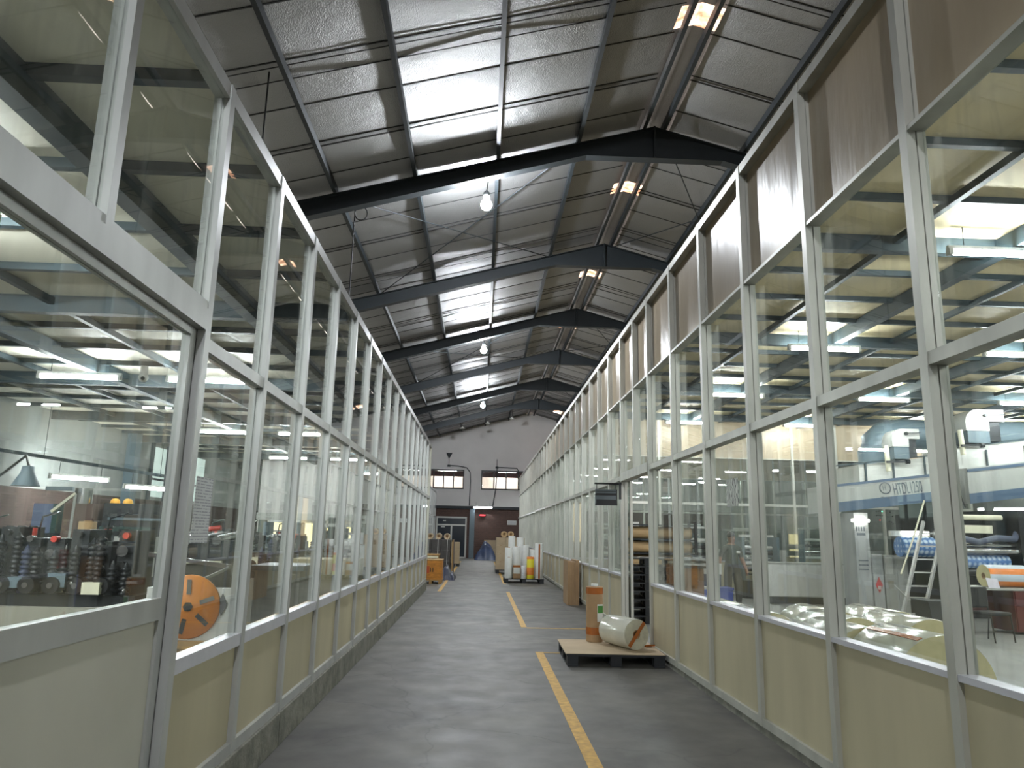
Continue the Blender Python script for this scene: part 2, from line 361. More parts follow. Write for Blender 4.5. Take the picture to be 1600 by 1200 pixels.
painted('yellow floor line beside the orange crate', -1.17, -1.07, 21.6, 44)

# ---- partitions
def post_mesh(name, w, d, m, sgn, h):
    """extruded post with stepped section; front face at x=0, depth towards sgn"""
    poly = [(0, 0), (0, w), (sgn*d*.46, w), (sgn*d*.46, w-.012), (sgn*d*.54, w-.012), (sgn*d*.54, w), (sgn*d, w), (sgn*d, 0), (sgn*d*.54, 0), (sgn*d*.54, .012), (sgn*d*.46, .012), (sgn*d*.46, 0)]
    return MB().prism(poly, 0, h, 'XY').mesh(name, m)
def partition(root, xf, sgn, ys, w, dep, levels, kerb, alu, gdepth, skip=()):
    """ys: near edge of every post. levels: list of (z0, z1, kind) fillings, rails between them.
    local frame = world (root sits at origin height)."""
    zt = levels[-1][1] + .09; zb = levels[0][0] - .07
    me = post_mesh('post', w, dep, alu, sgn, zt-zb)
    for i, y in enumerate(ys):
        place(bpy.data.objects.new('post', me), root, (xf, y, zb))
    for i in range(len(ys)-1):
        y0, y1 = ys[i]+w, ys[i+1]
        xa, xb = sorted((xf+sgn*.006, xf+sgn*(dep-.004)))
        rails = [(zb, levels[0][0], 'bottom_rail')]
        for a, b in zip(levels, levels[1:]): rails.append((a[1], b[0], 'sill_rail' if a[2] == 'panel' and b[2] == 'glass' else 'transom'))
        rails.append((levels[-1][1], zt, 'top_rail'))
        for z0, z1, nm in rails:
            if (i, nm) in skip: continue
            box(nm, SILL if nm in ('sill_rail',) else alu, root, xa, xb, y0, y1, z0, z1)
        for j, (z0, z1, kd) in enumerate(levels):
            if (i, j) in skip: continue
            xg = xf + sgn*gdepth
            if kd == 'glass': box('glass_pane', GLASS, root, xg-.003, xg+.003, y0, y1, z0, z1)
            elif kd == 'panel': box('lower_panel', PANEL, root, *sorted((xf+sgn*.035, xf+sgn*.05)), y0, y1, z0, z1)
            else: box('upper_panel', PANELUP, root, *sorted((xf+sgn*(dep-.03), xf+sgn*(dep-.015))), y0, y1, z0, z1)

wl = thing('wall_left', 'long glazed aluminium partition with beige lower panels on a concrete kerb', 'partition', kind='structure')
ysl = [3.926 + 1.1248*i for i in range(-9, 17)]
i0 = 9
skipL = set()
for i in range(0, i0):                       # the sliding-door bays: only the upper lights are fixed
    skipL |= {(i, 'bottom_rail'), (i, 'sill_rail'), (i, 'transom'), (i, 0), (i, 1)}
LEV_L = [(.32, .905, 'panel'), (.98, 2.597, 'glass'), (2.67, 4.097, 'glass')]
partition(wl, XL, -1, ysl[i0:], .0725, .095, LEV_L, .25, ALU, .035)
# upper lights over the sliding door
zt = 4.187
meu = post_mesh('post', .06, .095, ALU, -1, zt-2.82)
for y in ysl[:i0]: place(bpy.data.objects.new('post', meu), wl, (XL, y, 2.82))
for i in range(i0):
    y0, y1 = ysl[i]+.06, ysl[i+1]
    box('top_rail', ALU, wl, XL-.09, XL-.006, y0, y1, 4.097, zt)
    box('glass_pane', GLASSD, wl, XL-.038, XL-.032, y0, y1, 2.86, 4.097)
    box('transom', ALU, wl, XL-.06, XL-.004, y0, y1, 2.82, 2.86)
box('door_header', ALU, wl, XL-.13, XL, ysl[0], 3.926, 2.70, 2.82)
box('top_trim', KERB, wl, XL-.07, XL-.02, ysl[0], ysl[-1]+.07, 4.187, 4.215)
# kerb segments
kl = [3.926 + 2.25*i for i in range(0, 9)]
for i in range(8):
    box('kerb', KERB, wl, XL-.14, XL+.015, kl[i], kl[i+1]-.012 if i < 7 else 21.95, 0, .25, bevel=.008)
# sliding door leaf
dl = thing('door_1', 'wide aluminium sliding door with big glass pane and off-white lower panel', 'door', (XL-.042, 0, 0), kind='structure')
for y0, y1 in ((.62, .72), (3.85, 3.918)): box('stile', ALU, dl, -.05, -.005, y0, y1, .02, 2.70)
box('top_rail', ALU, dl, -.05, -.005, .72, 3.85, 2.655, 2.70); box('middle_rail', ALU, dl, -.055, 0, .72, 3.85, 1.195, 1.30)
box('bottom_rail', ALU, dl, -.05, -.005, .72, 3.85, .02, .12)
box('glass_pane', GLASSD, dl, -.031, -.025, .72, 3.85, 1.30, 2.655); box('lower_panel', PANELW, dl, -.035, -.02, .72, 3.85, .12, 1.195)

wr = thing('wall_right', 'tall glazed aluminium partition with beige panels above and below', 'partition', kind='structure')
LEV_R = [(.14, .955, 'panel'), (.99, 2.624, 'glass'), (2.70, 4.06, 'glass'), (4.09, 5.22, 'solid')]
ysr = [3.90 + 1.39*i for i in range(-8, 6)]
partition(wr, XR, 1, ysr, .075, .12, LEV_R, 0, ALUR, .105)
# doorway 10.85 .. 13.05: only the two upper levels
yd0, yd1 = ysr[-1]+.075, 13.05
for y0, y1 in ((yd0, 11.93), (12.0, yd1)):
    box('glass_pane', GLASS, wr, XR+.102, XR+.108, y0, y1, 2.74, 4.06); box('transom', ALUR, wr, XR+.006, XR+.116, y0, y1, 4.06, 4.09)
    box('upper_panel', PANELUP, wr, XR+.09, XR+.105, y0, y1, 4.09, 5.22); box('top_rail', ALUR, wr, XR+.006, XR+.116, y0, y1, 5.22, 5.31)
box('door_header', ALUR, wr, XR-.01, XR+.13, yd0, yd1, 2.60, 2.74); box('post', ALUR, wr, XR, XR+.12, 11.93, 12.0, 2.74, 5.31)
box('door_track', DARKM, wr, XR+.13, XR+.19, yd0, 15.2, 2.62, 2.72)
ysr2 = [13.05 + 1.302*i for i in range(0, 29)]
partition(wr, XR, 1, ysr2, .075, .12, LEV_R, 0, ALUR, .105)
box('top_trim', ALUR, wr, XR+.03, XR+.09, ysr[0], YE-.1, 5.31, 5.345)
box('base_strip', KERB, wr, XR+.02, XR+.13, ysr[0], 10.9, 0, .07); box('base_strip', KERB, wr, XR+.02, XR+.13, 13.05, YE-.05, 0, .07)
# sliding door leaf parked behind the next bay
dr = thing('door_2', 'narrow aluminium sliding door leaf slid open behind the doorway post', 'door', (XR+.15, 0, 0), kind='structure')
for y0, y1 in ((13.0, 13.09), (14.9, 15.0)): box('stile', ALUR, dr, 0, .045, y0, y1, .02, 2.62)
box('rail', ALUR, dr, 0, .045, 13.09, 14.9, 2.52, 2.62); box('rail', ALUR, dr, 0, .045, 13.09, 14.9, .02, .14); box('rail', ALUR, dr, 0, .045, 13.09, 14.9, .95, 1.03)
box('glass_pane', GLASS, dr, .02, .026, 13.09, 14.9, 1.03, 2.52); box('lower_panel', PANEL, dr, .015, .03, 13.09, 14.9, .14, .95)

# cross partition closing the right-hand room
YC = 22.5
wc = thing('wall_cross', 'glazed cross partition with beige band at the back of the machine room', 'partition', (XR+.14, YC, 0), rz=-PI/2, kind='structure')
partition(wc, 0, 1, [-.02-1.39*i for i in range(9)][::-1] if False else [1.39*i for i in range(0, 10)], .07, .1, LEV_R, 0, ALUR, .05)

wc2 = thing('wall_cross_rear', 'second glazed cross partition far behind the machine room', 'partition', (XR+.14, 31.0, 0), rz=-PI/2, kind='structure')
partition(wc2, 0, 1, [1.39*i for i in range(0, 10)], .07, .1, LEV_R, 0, ALUR, .05)

# set-back partition on the far left and its return
ws = thing('wall_setback', 'pale set-back partition beyond the end of the long glazed wall', 'partition', kind='structure')
partition(ws, XS, -1, [22.0 + 1.44*i for i in range(0, 20)], .07, .095, [(.1, .905, 'panel'), (.98, 2.597, 'glass'), (2.67, 4.2, 'glass')], 0, ALU, .035)
box('return_panel', PANELW, ws, XS, XL, 21.9, 21.98, 0, 4.2)

# ---- outer walls
tag(MB().box(-10.2, -10, -17, YE, 0, 2.4).build('wall_side_brick', BRICK), 'brown brick dado of the left hall wall', 'wall', kind='structure')
tag(MB().box(-10.2, -10, -17, YE, 2.4, 6.3).build('wall_side_plaster', PLASTDIM), 'white plaster above the brick dado of the left hall wall', 'wall', kind='structure')
tag(MB().box(16.8, 17, -17, YE, 0, 6.2).build('wall_far_right', PLASTDIM), 'white outer wall behind the laminating machine', 'wall', kind='structure')
tag(MB().prism([(-10.2, 0), (17, 0), (17, roof_z(17, .35)), (RIDGE, roof_z(RIDGE, .35)), (-10.2, roof_z(-10.2, .35))], -17.2, -17, 'XZ').build('wall_back', WHITEW), 'white gable wall at the near end of the hall', 'wall', kind='structure')
for i, y in enumerate((8.0, 14.5, 21.0)):
    p = MB().box(-10, -9.75, y, y+.35, 0, 5.6).build('pilaster', TEALG)
    tag(p, ORD[i]+' grey steel pilaster along the brick side wall', 'pilaster', 'pilasters of the left hall wall', 'structure')
wn = thing('window_3', 'tall bright window strip in the left side wall', 'window', (-9.98, 22.6, 0), kind='structure')
for k in range(4):
    box('pane', emis('daylit_pane', (.75, .9, .85), .8), wn, -.01, .01, .05+k*1.1, 1.0+k*1.1, 2.5, 4.0)
    box('frame', STEEL, wn, -.02, .06, k*1.1-.05, .05+k*1.1, 2.4, 4.1)
    box('transom', STEEL, wn, -.02, .05, .05+k*1.1, 1.0+k*1.1, 3.0, 3.06)

# end wall with its windows, door, beam
we = thing('wall_end', 'white gable end wall of the corridor with brown brick base', 'wall', (0, YE, 0), kind='structure')
def wallpiece(nm, m, poly): return MB().prism(poly, 0, .25, 'XZ').build(nm, m, we)
zl, zr_ = roof_z(-10, .35), roof_z(17, .35)
WZ0, WZ1 = 4.48, 5.76
wallpiece('gable_plaster', WHITEW, [(-10, WZ1), (17, WZ1), (17, zr_), (RIDGE, roof_z(RIDGE, .35)), (-10, zl)])
for x0, x1 in ((-10, -3.9), (-1.25, -.03), (3.25, 17)): wallpiece('plaster', WHITEW, [(x0, WZ0), (x1, WZ0), (x1, WZ1), (x0, WZ1)])
wallpiece('plaster', WHITEW, [(-10, 3.35), (17, 3.35), (17, WZ0), (-10, WZ0)])
for x0, x1, z0 in ((-10, -2.95, 0), (-2.95, -.93, 2.64), (-.93, 17, 0)): wallpiece('brick_base', BRICKE, [(x0, z0), (x1, z0), (x1, 3.35), (x0, 3.35)])
box('pilaster', WHITEW, we, -.72, -.42, -.1, 0, 3.4, roof_z(-.6, .2)); box('pilaster', TEALG, we, -.75, -.42, -.12, 0, 0, 3.2)
box('ring_beam', STEELR, we, -3.3, 2.5, -.14, 0, 3.18, 3.36)
def end_window(nm, label, x0, x1, n):
    t = thing(nm, label, 'window', (0, YE, 0), kind='structure')
    fr = mat('window_frame_dark', (44, 34, 34), .5)
    for z0, z1 in ((WZ0, WZ0+.08), (WZ1-.1, WZ1)): box('frame', fr, t, x0, x1, -.05, .05, z0, z1)
    for k in range(n+1):
        x = x0 + (x1-x0)*k/n; box('mullion', fr, t, x-.04, x+.04, -.05, .05, WZ0, WZ1)
    for k in range(n):
        xa, xb = x0+(x1-x0)*k/n+.04, x0+(x1-x0)*(k+1)/n-.04
        box('pane', GLASS, t, xa, xb, -.003, .003, WZ0+.08, WZ1-.1)
        box('blind', mat('red_blind', (88, 50, 50), .8), t, xa, xb, .08, .1, 5.3, WZ1-.1)
end_window('window_1', 'dark framed upper window on the left of the end wall', -3.9, -1.25, 4)
end_window('window_2', 'dark framed upper window on the right of the end wall', -.03, 3.25, 4)
ro = MB().box(-4.2, 3.6, YE+2.4, YE+2.5, 4, 6.2).box(-4.2, 3.6, YE+.25, YE+2.5, 4, 4.1).box(-4.2, 3.6, YE+.25, YE+2.5, 6.1, 6.2).box(-4.3, -4.2, YE+.25, YE+2.5, 4, 6.2).box(3.6, 3.7, YE+.25, YE+2.5, 4, 6.2)
tag(ro.build('wall_office', mat('peach_wall', (214, 200, 190), .8)), 'peach walled office behind the end wall windows', 'wall', kind='structure')
put_office = [(-2.4, YE+1.4), (1.7, YE+1.4)]
d3 = thing('door_3', 'white framed double door with dark glass leaves in the end wall', 'door', (0, YE, 0), kind='structure')
dg = mat('dark_door_glass', (34, 42, 52), .15)
for x0, x1 in ((-2.95, -2.85), (-1.03, -.93), (-1.98, -1.88)): box('frame', WHITEM, d3, x0, x1, -.06, .06, 0, 2.64 if x0 != -1.98 else 2.08)
for z0, z1 in ((2.06, 2.16), (2.56, 2.66)): box('frame', WHITEM, d3, -2.95, -.93, -.06, .06, z0, z1)
box('frame', WHITEM, d3, -2.95, -.93, -.06, .06, 0, .08)
box('leaf', dg, d3, -2.85, -1.98, -.02, .02, .08, 2.06); box('leaf', dg, d3, -1.88, -1.03, -.02, .02, .08, 2.06); box('fanlight', dg, d3, -2.85, -1.03, -.02, .02, 2.16, 2.56)
box('door_plate', WHITEM, d3, -2.62, -2.36, -.03, -.02, 1.95, 2.02); box('door_plate', WHITEM, d3, -2.5, -2.3, -.03, -.02, 2.36, 2.41)

# ---- room ceilings with their steel grids
def room_ceiling(nm, label, m, x0, x1, y0, y1, z, ys_thin, ys_thick, xs_thin, xs_thick):
    t = thing(nm, label, 'ceiling', kind='structure')
    ys = sorted(ys_thin+ys_thick); ed = [y0]+ys+[y1]
    for a, b in zip(ed, ed[1:]):
        if b-a > .05: box('ceiling_board', m, t, x0, x1, a, b-.004, z, z+.03)
    for y in ys_thin: box('cross_bar', STEEL, t, x0, x1, y-.035, y+.035, z-.075, z)
    for y in ys_thick: box('cross_beam', STEEL, t, x0, x1, y-.06, y+.06, z-.2, z)
    for x in xs_thin: box('long_bar', STEEL, t, x-.035, x+.035, y0, y1, z-.11, z-.03)
    for x in xs_thick: box('long_beam', STEEL, t, x-.07, x+.07, y0, y1, z-.22, z-.02)
ysx = [3.88 + 1.118*k for k in range(-8, 29)]
yl2 = [y for y in ysx if y > 22.1]; ysx = [y for y in ysx if y < 21.8]
room_ceiling('ceiling_left_rear', 'boarded ceiling with steel grid over the rear press room', CEILL, -10, XS-.1, 21.9, 36, 4.22, [y for k, y in enumerate(yl2) if k % 4 != 3], [y for k, y in enumerate(yl2) if k % 4 == 3], [-3.87, -5.0, -7.4, -8.6], [-6.2])
room_ceiling('ceiling_left', 'beige boarded ceiling with dark steel grid over the press room', CEILL, -10, XL-.1, -9, 21.9, 4.22,
             [y for k, y in enumerate(ysx) if k % 4 != 0 or k == 8], [y for k, y in enumerate(ysx) if k % 4 == 0 and k != 8], [-3.87, -5.0, -7.4, -8.6], [-2.72, -6.2])
ysy = [3.76 + 1.112*k for k in range(-7, 38)]
room_ceiling('ceiling_right', 'beige boarded ceiling with dark steel grid over the machine room', CEILM, XR+.12, 16.8, -9, 46, 5.28,
             [y for k, y in enumerate(ysy) if k % 4 != 3], [y for k, y in enumerate(ysy) if k % 4 == 3], [4.9, 7.35, 8.6, 11.1, 12.4, 14.9], [6.2, 9.85, 13.6])

# ---- main roof: foil insulation, purlins, portal beams
rf = thing('ceiling_roof', 'pitched hall roof lined with silver foil insulation sheets', 'roof', kind='structure')
PITCH = 1.105; Y0S = 9.33 - PITCH*24
def foil_sheet(xa, xb, seed):
    rnd = random.Random(seed); nx, ny = 22, 5; b = MB(); vs = []
    ph = rnd.random()*6
    for i in range(nx+1):
        x = xa+(xb-xa)*i/nx
        for j in range(ny+1):
            v = j/ny; sag = -.035*math.sin(PI*v)*(.6+.8*rnd.random()*.5) - .012*math.sin(x*2.1+ph)*math.sin(PI*v)
            vs.append((x, v*PITCH, roof_z(x, .17) + sag))
    fs = [(i*(ny+1)+j, (i+1)*(ny+1)+j, (i+1)*(ny+1)+j+1, i*(ny+1)+j+1) for i in range(nx) for j in range(ny)]
    return b.add(vs, fs, True).mesh('insulation_sheet', FOIL)
ml = [foil_sheet(-10.3, 2.86, k) for k in range(4)]; mr_ = [foil_sheet(3.54, 17.1, 20+k) for k in range(4)]
seam_l = MB().bar((-10.3, 0, roof_z(-10.3, .165)), (2.9, 0, roof_z(2.9, .165)), .022, .012).mesh('seam_strip', BLACK)
seam_r = MB().bar((3.5, 0, roof_z(3.5, .165)), (17.1, 0, roof_z(17.1, .165)), .022, .012).mesh('seam_strip', BLACK)
wire_l = MB().bar((-10.3, 0, roof_z(-10.3, .13)), (2.9, 0, roof_z(2.9, .13)), .012, .012).mesh('support_wire', BLACK)
wire_r = MB().bar((3.5, 0, roof_z(3.5, .13)), (17.1, 0, roof_z(17.1, .13)), .012, .012).mesh('support_wire', BLACK)
for k in range(64):
    y = Y0S + k*PITCH
    if y > YE: break
    place(bpy.data.objects.new('insulation_sheet', ml[k % 4]), rf, (0, y, 0)); 
    if abs(y-45.8) < PITCH/2:       # a daylight opening in the right slope near the end wall
        for xa, xb in ((3.54, 4.45), (5.6, 17.1)): place(bpy.data.objects.new('insulation_sheet', foil_sheet(xa, xb, 77)), rf, (0, y, 0))
        MB().bar((4.4, y+PITCH/2, roof_z(4.4, .19)), (5.65, y+PITCH/2, roof_z(5.65, .19)), PITCH, .01).build('skylight_pane', SKYL, rf)
    else: place(bpy.data.objects.new('insulation_sheet', mr_[(k*3) % 4]), rf, (0, y, 0))
    place(bpy.data.objects.new('seam_strip', seam_l), rf, (0, y, 0)); place(bpy.data.objects.new('seam_strip', seam_r), rf, (0, y, 0))
    if k % 2 == 0:
        for dy in (.07, .38 if k % 4 == 0 else .09):
            place(bpy.data.objects.new('support_wire', wire_l), rf, (0, y+dy, 0)); place(bpy.data.objects.new('support_wire', wire_r), rf, (0, y+dy, 0))
PURL = [-9.2, -7.6, -6.05, -4.5, -2.96, -1.46, .12, 1.70, 3.0, 3.4, 4.98, 6.55, 8.1, 9.7, 11.3, 12.9, 14.5]
for x in PURL:
    z = roof_z(x, 0); box('purlin', STEELR, rf, x-.035, x+.035, -17, YE, z, z+.14)
# ridge cap with translucent daylight patches
sky = [(9.87+5.92*k, 10.4+5.92*k) for k in range(-4, 7)]
def ridge_piece(nm, m, y0, y1):
    h = .2
    for xa, xb in ((2.83, 3.2), (3.2, 3.57)):
        MB().add([(xa, y0, roof_z(xa, h)), (xb, y0, roof_z(xb, h)), (xb, y1, roof_z(xb, h)), (xa, y1, roof_z(xa, h)),
                  (xa, y0, roof_z(xa, h+.012)), (xb, y0, roof_z(xb, h+.012)), (xb, y1, roof_z(xb, h+.012)), (xa, y1, roof_z(xa, h+.012))],
                 [(0, 1, 2, 3), (4, 7, 6, 5), (0, 4, 5, 1), (1, 5, 6, 2), (2, 6, 7, 3), (3, 7, 4, 0)]).build(nm, m, rf)
yp = -17.2
for a, b in sky: ridge_piece('ridge_cap', FOIL, yp, a); ridge_piece('skylight_pane', SKYL, a, b); yp = b
ridge_piece('ridge_cap', FOIL, yp, YE+.2)
def portal(y, i):
    t = thing('roof_beam', (ORD[i]+' dark steel portal beam across the roof counted from the camera' if i < 6 else 'dark steel portal beam '+('high over the near partition bays', 'straight above the viewpoint', 'one bay behind the viewpoint', 'two bays behind the viewpoint')[i-6]), 'beam', (0, y, 0), kind='structure', group='portal beams')
    top = [(-10, roof_z(-10)), (RIDGE, ZR), (16.8, roof_z(16.8))]
    bot = [(16.8, roof_z(16.8)-.42), (4.55, 8.93), (1.85, 8.93), (-10, roof_z(-10)-.42)]
    MB().prism(top+bot, -.01, .01, 'XZ').build('web', STEELR, t)
    f = MB()
    for p, q in ((top[0], top[1]), (top[1], top[2])): f.bar((p[0], 0, p[1]-.008), (q[0], 0, q[1]-.008), .2, .016)
    f.build('top_flange', STEELR, t)
    f = MB()
    for p, q in zip(bot, bot[1:]): f.bar((p[0], 0, p[1]), (q[0], 0, q[1]), .2, .016)
    f.build('bottom_flange', STEELR, t)
    box('apex_plate', STEELR, t, RIDGE-.02, RIDGE+.02, -.12, .12, 8.93, ZR)
PY = [13.2+6*k for k in range(6)]
for i, y in enumerate(PY): portal(y, i)
portal(7.2, 6); portal(1.2, 7); portal(-4.8, 8); portal(-10.8, 9)
for k, (y0, y1) in enumerate(zip(PY[0::2], PY[1::2])):     # wind bracing
    for j, (a, b) in enumerate(((-2.96, 1.70), (1.70, -2.96), (3.4, 6.55), (6.55, 3.4))):
        MB().cyl((a, y0, roof_z(a, -.02)), (b, y1, roof_z(b, -.02)), .012, 6).build('bracing_rod', STEELR, rf)

# ================================================================ LAMPS
def highbay(y, i):
    t = thing('high_bay_lamp', 'bright high-bay lamp hanging from the corridor roof, '+('nearest', 'middle', 'farthest', 'just behind the viewpoint', 'far behind the viewpoint')[i], 'lamp', (-.08, y, 8.1), group='corridor high-bay lamps')
    MB().ball((0, 0, 0), .11, 16, 10).build('bulb', BULB, t)
    MB().lathe([(.05, .1), (.065, .12), (.065, .26), (.03, .3), (0, .3)], n=16).build('lamp_holder', GREYM, t)
    MB().tube([(0, 0, .3), (.02, 0, .5), (.1, 0, roof_z(.02)-8.1+.02)], .012).build('suspension_rod', STEELR, t)
for i, y in enumerate((13.75, 25.75, 37.6, -3.5, -12.5)): highbay(y, i)
for i, (x, y, z) in enumerate(((-1.3, 45, 7.9), (.25, 45, 8.25), (1.75, 45, 8.6))):
    t = thing('pendant_lamp', 'small unlit white pendant lamp under the last roof bay, '+ORD[i]+' from the left', 'lamp', (x, y, z), group='unlit pendant lamps')
    MB().lathe([(.17, 0), (.16, .04), (.05, .12), (.03, .16), (0, .16)], n=16).build('shade', WHITEM, t)
    MB().cyl((0, 0, .15), (0, 0, roof_z(x)-z), .012, 8).build('rod', STEELR, t)

def batten(name='fluorescent_batten'):
    t = thing(name, 'x', 'lamp')
    MB().box(-.65, .65, -.022, .022, .03, .07).build('housing', WHITEM, t)
    MB().cyl((-.6, 0, -.012), (.6, 0, -.012), .03, 12).build('tube', TUBE, t)
    for s in (-1, 1): box('end_cap', WHITEM, t, s*.625-.025, s*.625+.025, -.035, .035, -.045, .03)
    for s in (-1, 1): MB().cyl((s*.45, 0, .07), (s*.45, 0, .305), .006, 6).build('hanger', STEELR, t)
    return t
b0 = batten(); first = [True]
def put_batten(x, y, z, rz, label, group):
    if first[0]: o = b0; first[0] = False; o.location = (x, y, z); o.rotation_euler = (0, 0, rz); o['label'] = label
    else: o = copy_thing(b0, (x, y, z), rz, label)
    o['group'] = group
cols = ['beside the partition', 'second from the partition', 'third from the partition', 'farthest from the partition']
for r, y in enumerate((7.83, 12.35, 16.85, 21.2, 3.2, -1.5)):
    for c, x in enumerate((5.97, 9.5, 12.95, 15.6)):
        put_batten(x, y, 4.97, 0, 'fluorescent batten under the machine room ceiling, %s row, %s' % (('first', 'second', 'third', 'fourth', 'added unseen near', 'out of sight rear')[r], cols[c]), 'machine room battens')
for r, y in enumerate((27, 32, 37, 42)):
    for c, x in enumerate((5.5, 9.5)): put_batten(x, y, 4.97, 0, 'fluorescent batten beyond the cross partition, %s row, %s' % (ORD[r], cols[c]), 'battens beyond the cross partition')
for r, y in enumerate((11.62, 18.1, 24.5, 30.5, 5.4, 2.4, -1.5)):  # the unseen near row is added to brighten the press room ceiling
    for c, x in enumerate((-4.4, -6.4, -8.4)):
        if c == 2 and r < 4: continue
        put_batten(x, y, 3.93, 0, 'fluorescent batten under the press room ceiling, %s row, %s' % (('first', 'second', 'third', 'fourth', 'out of sight front', 'added unseen near', 'out of sight rear')[r], cols[c]), 'press room battens')

for k, (x, y) in enumerate(put_office): put_batten(x, y, 5.78, 0, 'fluorescent batten in the lit office behind the %s end window' % ('left', 'right')[k], 'office battens')
# end wall tube lamp, LED sign, fans, conduits
put_batten(.1, YE-.16, 3.30, 0, 'fluorescent batten on the end wall beam above the red sign', 'end wall batten')
t = thing('led_sign', 'small red lit LED sign on the brick end wall', 'sign', (.1, YE-.02, 2.72))
box('case', BLACK, t, -.22, .22, -.05, 0, 0, .14)
for k in range(5): box('digit', LEDR, t, -.18+k*.075, -.13+k*.075, -.056, -.05, .03, .11)
def conduit(label, pts):
    tag(MB().tube(pts, .03, 8).build('conduit_pipe', STEELR), label, 'pipe')
yw = YE-.06
conduit('dark conduit curving from the left wall bracket down past the end window', [(-2.2, yw, 6.02), (-1.6, yw, 6.0), (-1.05, yw, 5.9), (-.82, yw, 5.6), (-.78, yw, 5.0), (-.8, yw, 3.4)])
conduit('dark conduit running above the right window of the end wall', [(1.0, yw, 5.98), (1.8, yw, 5.96), (2.3, yw, 5.95), (2.4, yw, 5.8), (2.4, yw, 5.5)])
conduit('thin dark cable hanging down the end wall beside the right window', [(.98, yw-.12, 6.0), (.95, yw-.12, 5), (.9, yw-.12, 4.4), (.75, yw-.12, 3.4)])
for i, (x, z) in enumerate(((-2.25, 6.0), (.97, 5.96))):
    t = thing('wall_fan', ('small dark ceiling fan bracket above the left end window', 'small dark wall bracket above the right end window')[i], 'fan', (x, YE-.05, z))
    MB().box(-.1, .1, -.06, .05, -.06, .06).build('mount', STEELR, t)
    MB().cyl((0, -.05, .05), (0, -.05, .55), .02, 8).build('stem', STEELR, t)
    if i == 0: MB().prism([(-.2, .85), (.2, .85), (.05, .55), (-.05, .55)], -.1, 0, 'XZ').build('head', STEELR, t)
t = thing('notice_board', 'small white notice plate on the brick end wall beside the right partition', 'sign', (2.05, YE-.03, 2.2)); box('plate', PAPER, t, -.3, .3, -.02, 0, 0, .28); box('print', NOTICE, t, -.26, .26, -.024, -.02, .04, .24)

# ================================================================ CORRIDOR THINGS
def plastic_pallet(label, loc, lx, ly, rz=0, m=BLACKP, h=.15, group=None):
    t = thing('pallet', label, 'pallet', loc, rz, group)
    for k in range(6):
        y0 = -ly/2 + k*(ly/6); box('deck_board', m, t, -lx/2, lx/2, y0, y0+ly/6*.8, h-.025, h)
    for i in (-1, 0, 1):
        for j in (-1, 0, 1): box('block', m, t, i*(lx/2-.08)-.07, i*(lx/2-.08)+.07, j*(ly/2-.08)-.07, j*(ly/2-.08)+.07, .02, h-.025)
    for i in (-1, 0, 1): box('runner', m, t, i*(lx/2-.08)-.07, i*(lx/2-.08)+.07, -ly/2, ly/2, 0, .02)
    return t
def film_roll(name, label, loc, rot, r, L, m=FILM, core=.06, tape=None, group=None, end=FILME, cat='roll'):
    """roll lying along local X, resting on local z=0; rot = z rotation"""
    t = thing(name, label, cat, loc, rot, group)
    MB().lathe([(r*.985, -L/2), (r, -L/2+.012), (r, L/2-.012), (r*.985, L/2)], (0, 0, r), 'X', 40).build('wrap', m, t)
    for s in (-1, 1):
        e = MB().lathe([(core, s*L/2-.0*s), (r*.5, s*(L/2+.004)), (r*.985, s*L/2)], (0, 0, r), 'X', 40).build('roll_end', end, t)
        MB().lathe([(core, s*L/2), (core*.8, s*L/2), (core*.8, s*(L/2-.1)), (0, s*(L/2-.1))], (0, 0, r), 'X', 20).build('core', CARD, t)
    if tape == 'end':
        MB().bar((-L/2-.007, r*.62, r-.74*r), (-L/2-.007, -r*.62, r+.76*r), .006, .05, up=(0, .76, .62)).build('tape', TAPE, t)
    if tape == 'side':
        a = PI*.36; MB().bar((-L/2+.02, r*math.cos(a)*1.002, r+r*math.sin(a)*1.002), (L/2-.02, r*math.cos(a)*1.002, r+r*math.sin(a)*1.002), .05, .006, up=(0, math.cos(a), math.sin(a))).build('tape', TAPE, t)
    return t
def upright_roll(name, label, loc, r, h, m, top=None, stripe=None, group=None, cat='roll', n=28):
    t = thing(name, label, cat, loc, 0, group)
    MB().lathe([(r, 0), (r, h), (r*.94, h+.008)], n=n).build('wrap', m, t)
    MB().lathe([(r*.94, h+.008), (.05, h+.004)], n=n).build('top_face', top or m, t)
    MB().lathe([(.05, h+.004), (.045, h+.02), (.035, h+.02), (.035, h-.1), (0, h-.1)], n=16).build('core', CARD, t)
    if stripe: MB().box(-.03, .03, -r-.004, -r+.02, .01, h-.01).build('tape', stripe, t)
    return t
plastic_pallet('black plastic pallet under a cardboard sheet near the open doorway', (1.80, 10.52, 0), 1.28, 1.3, -.015)
o = MB().box(-.64, .65, -.66, .64, 0, .006).build('cardboard_sheet', CARDL, loc=(1.79, 10.53, .152), rot=(0, 0, -.02)); tag(o, 'flat cardboard sheet lying on the black pallet', 'cardboard')
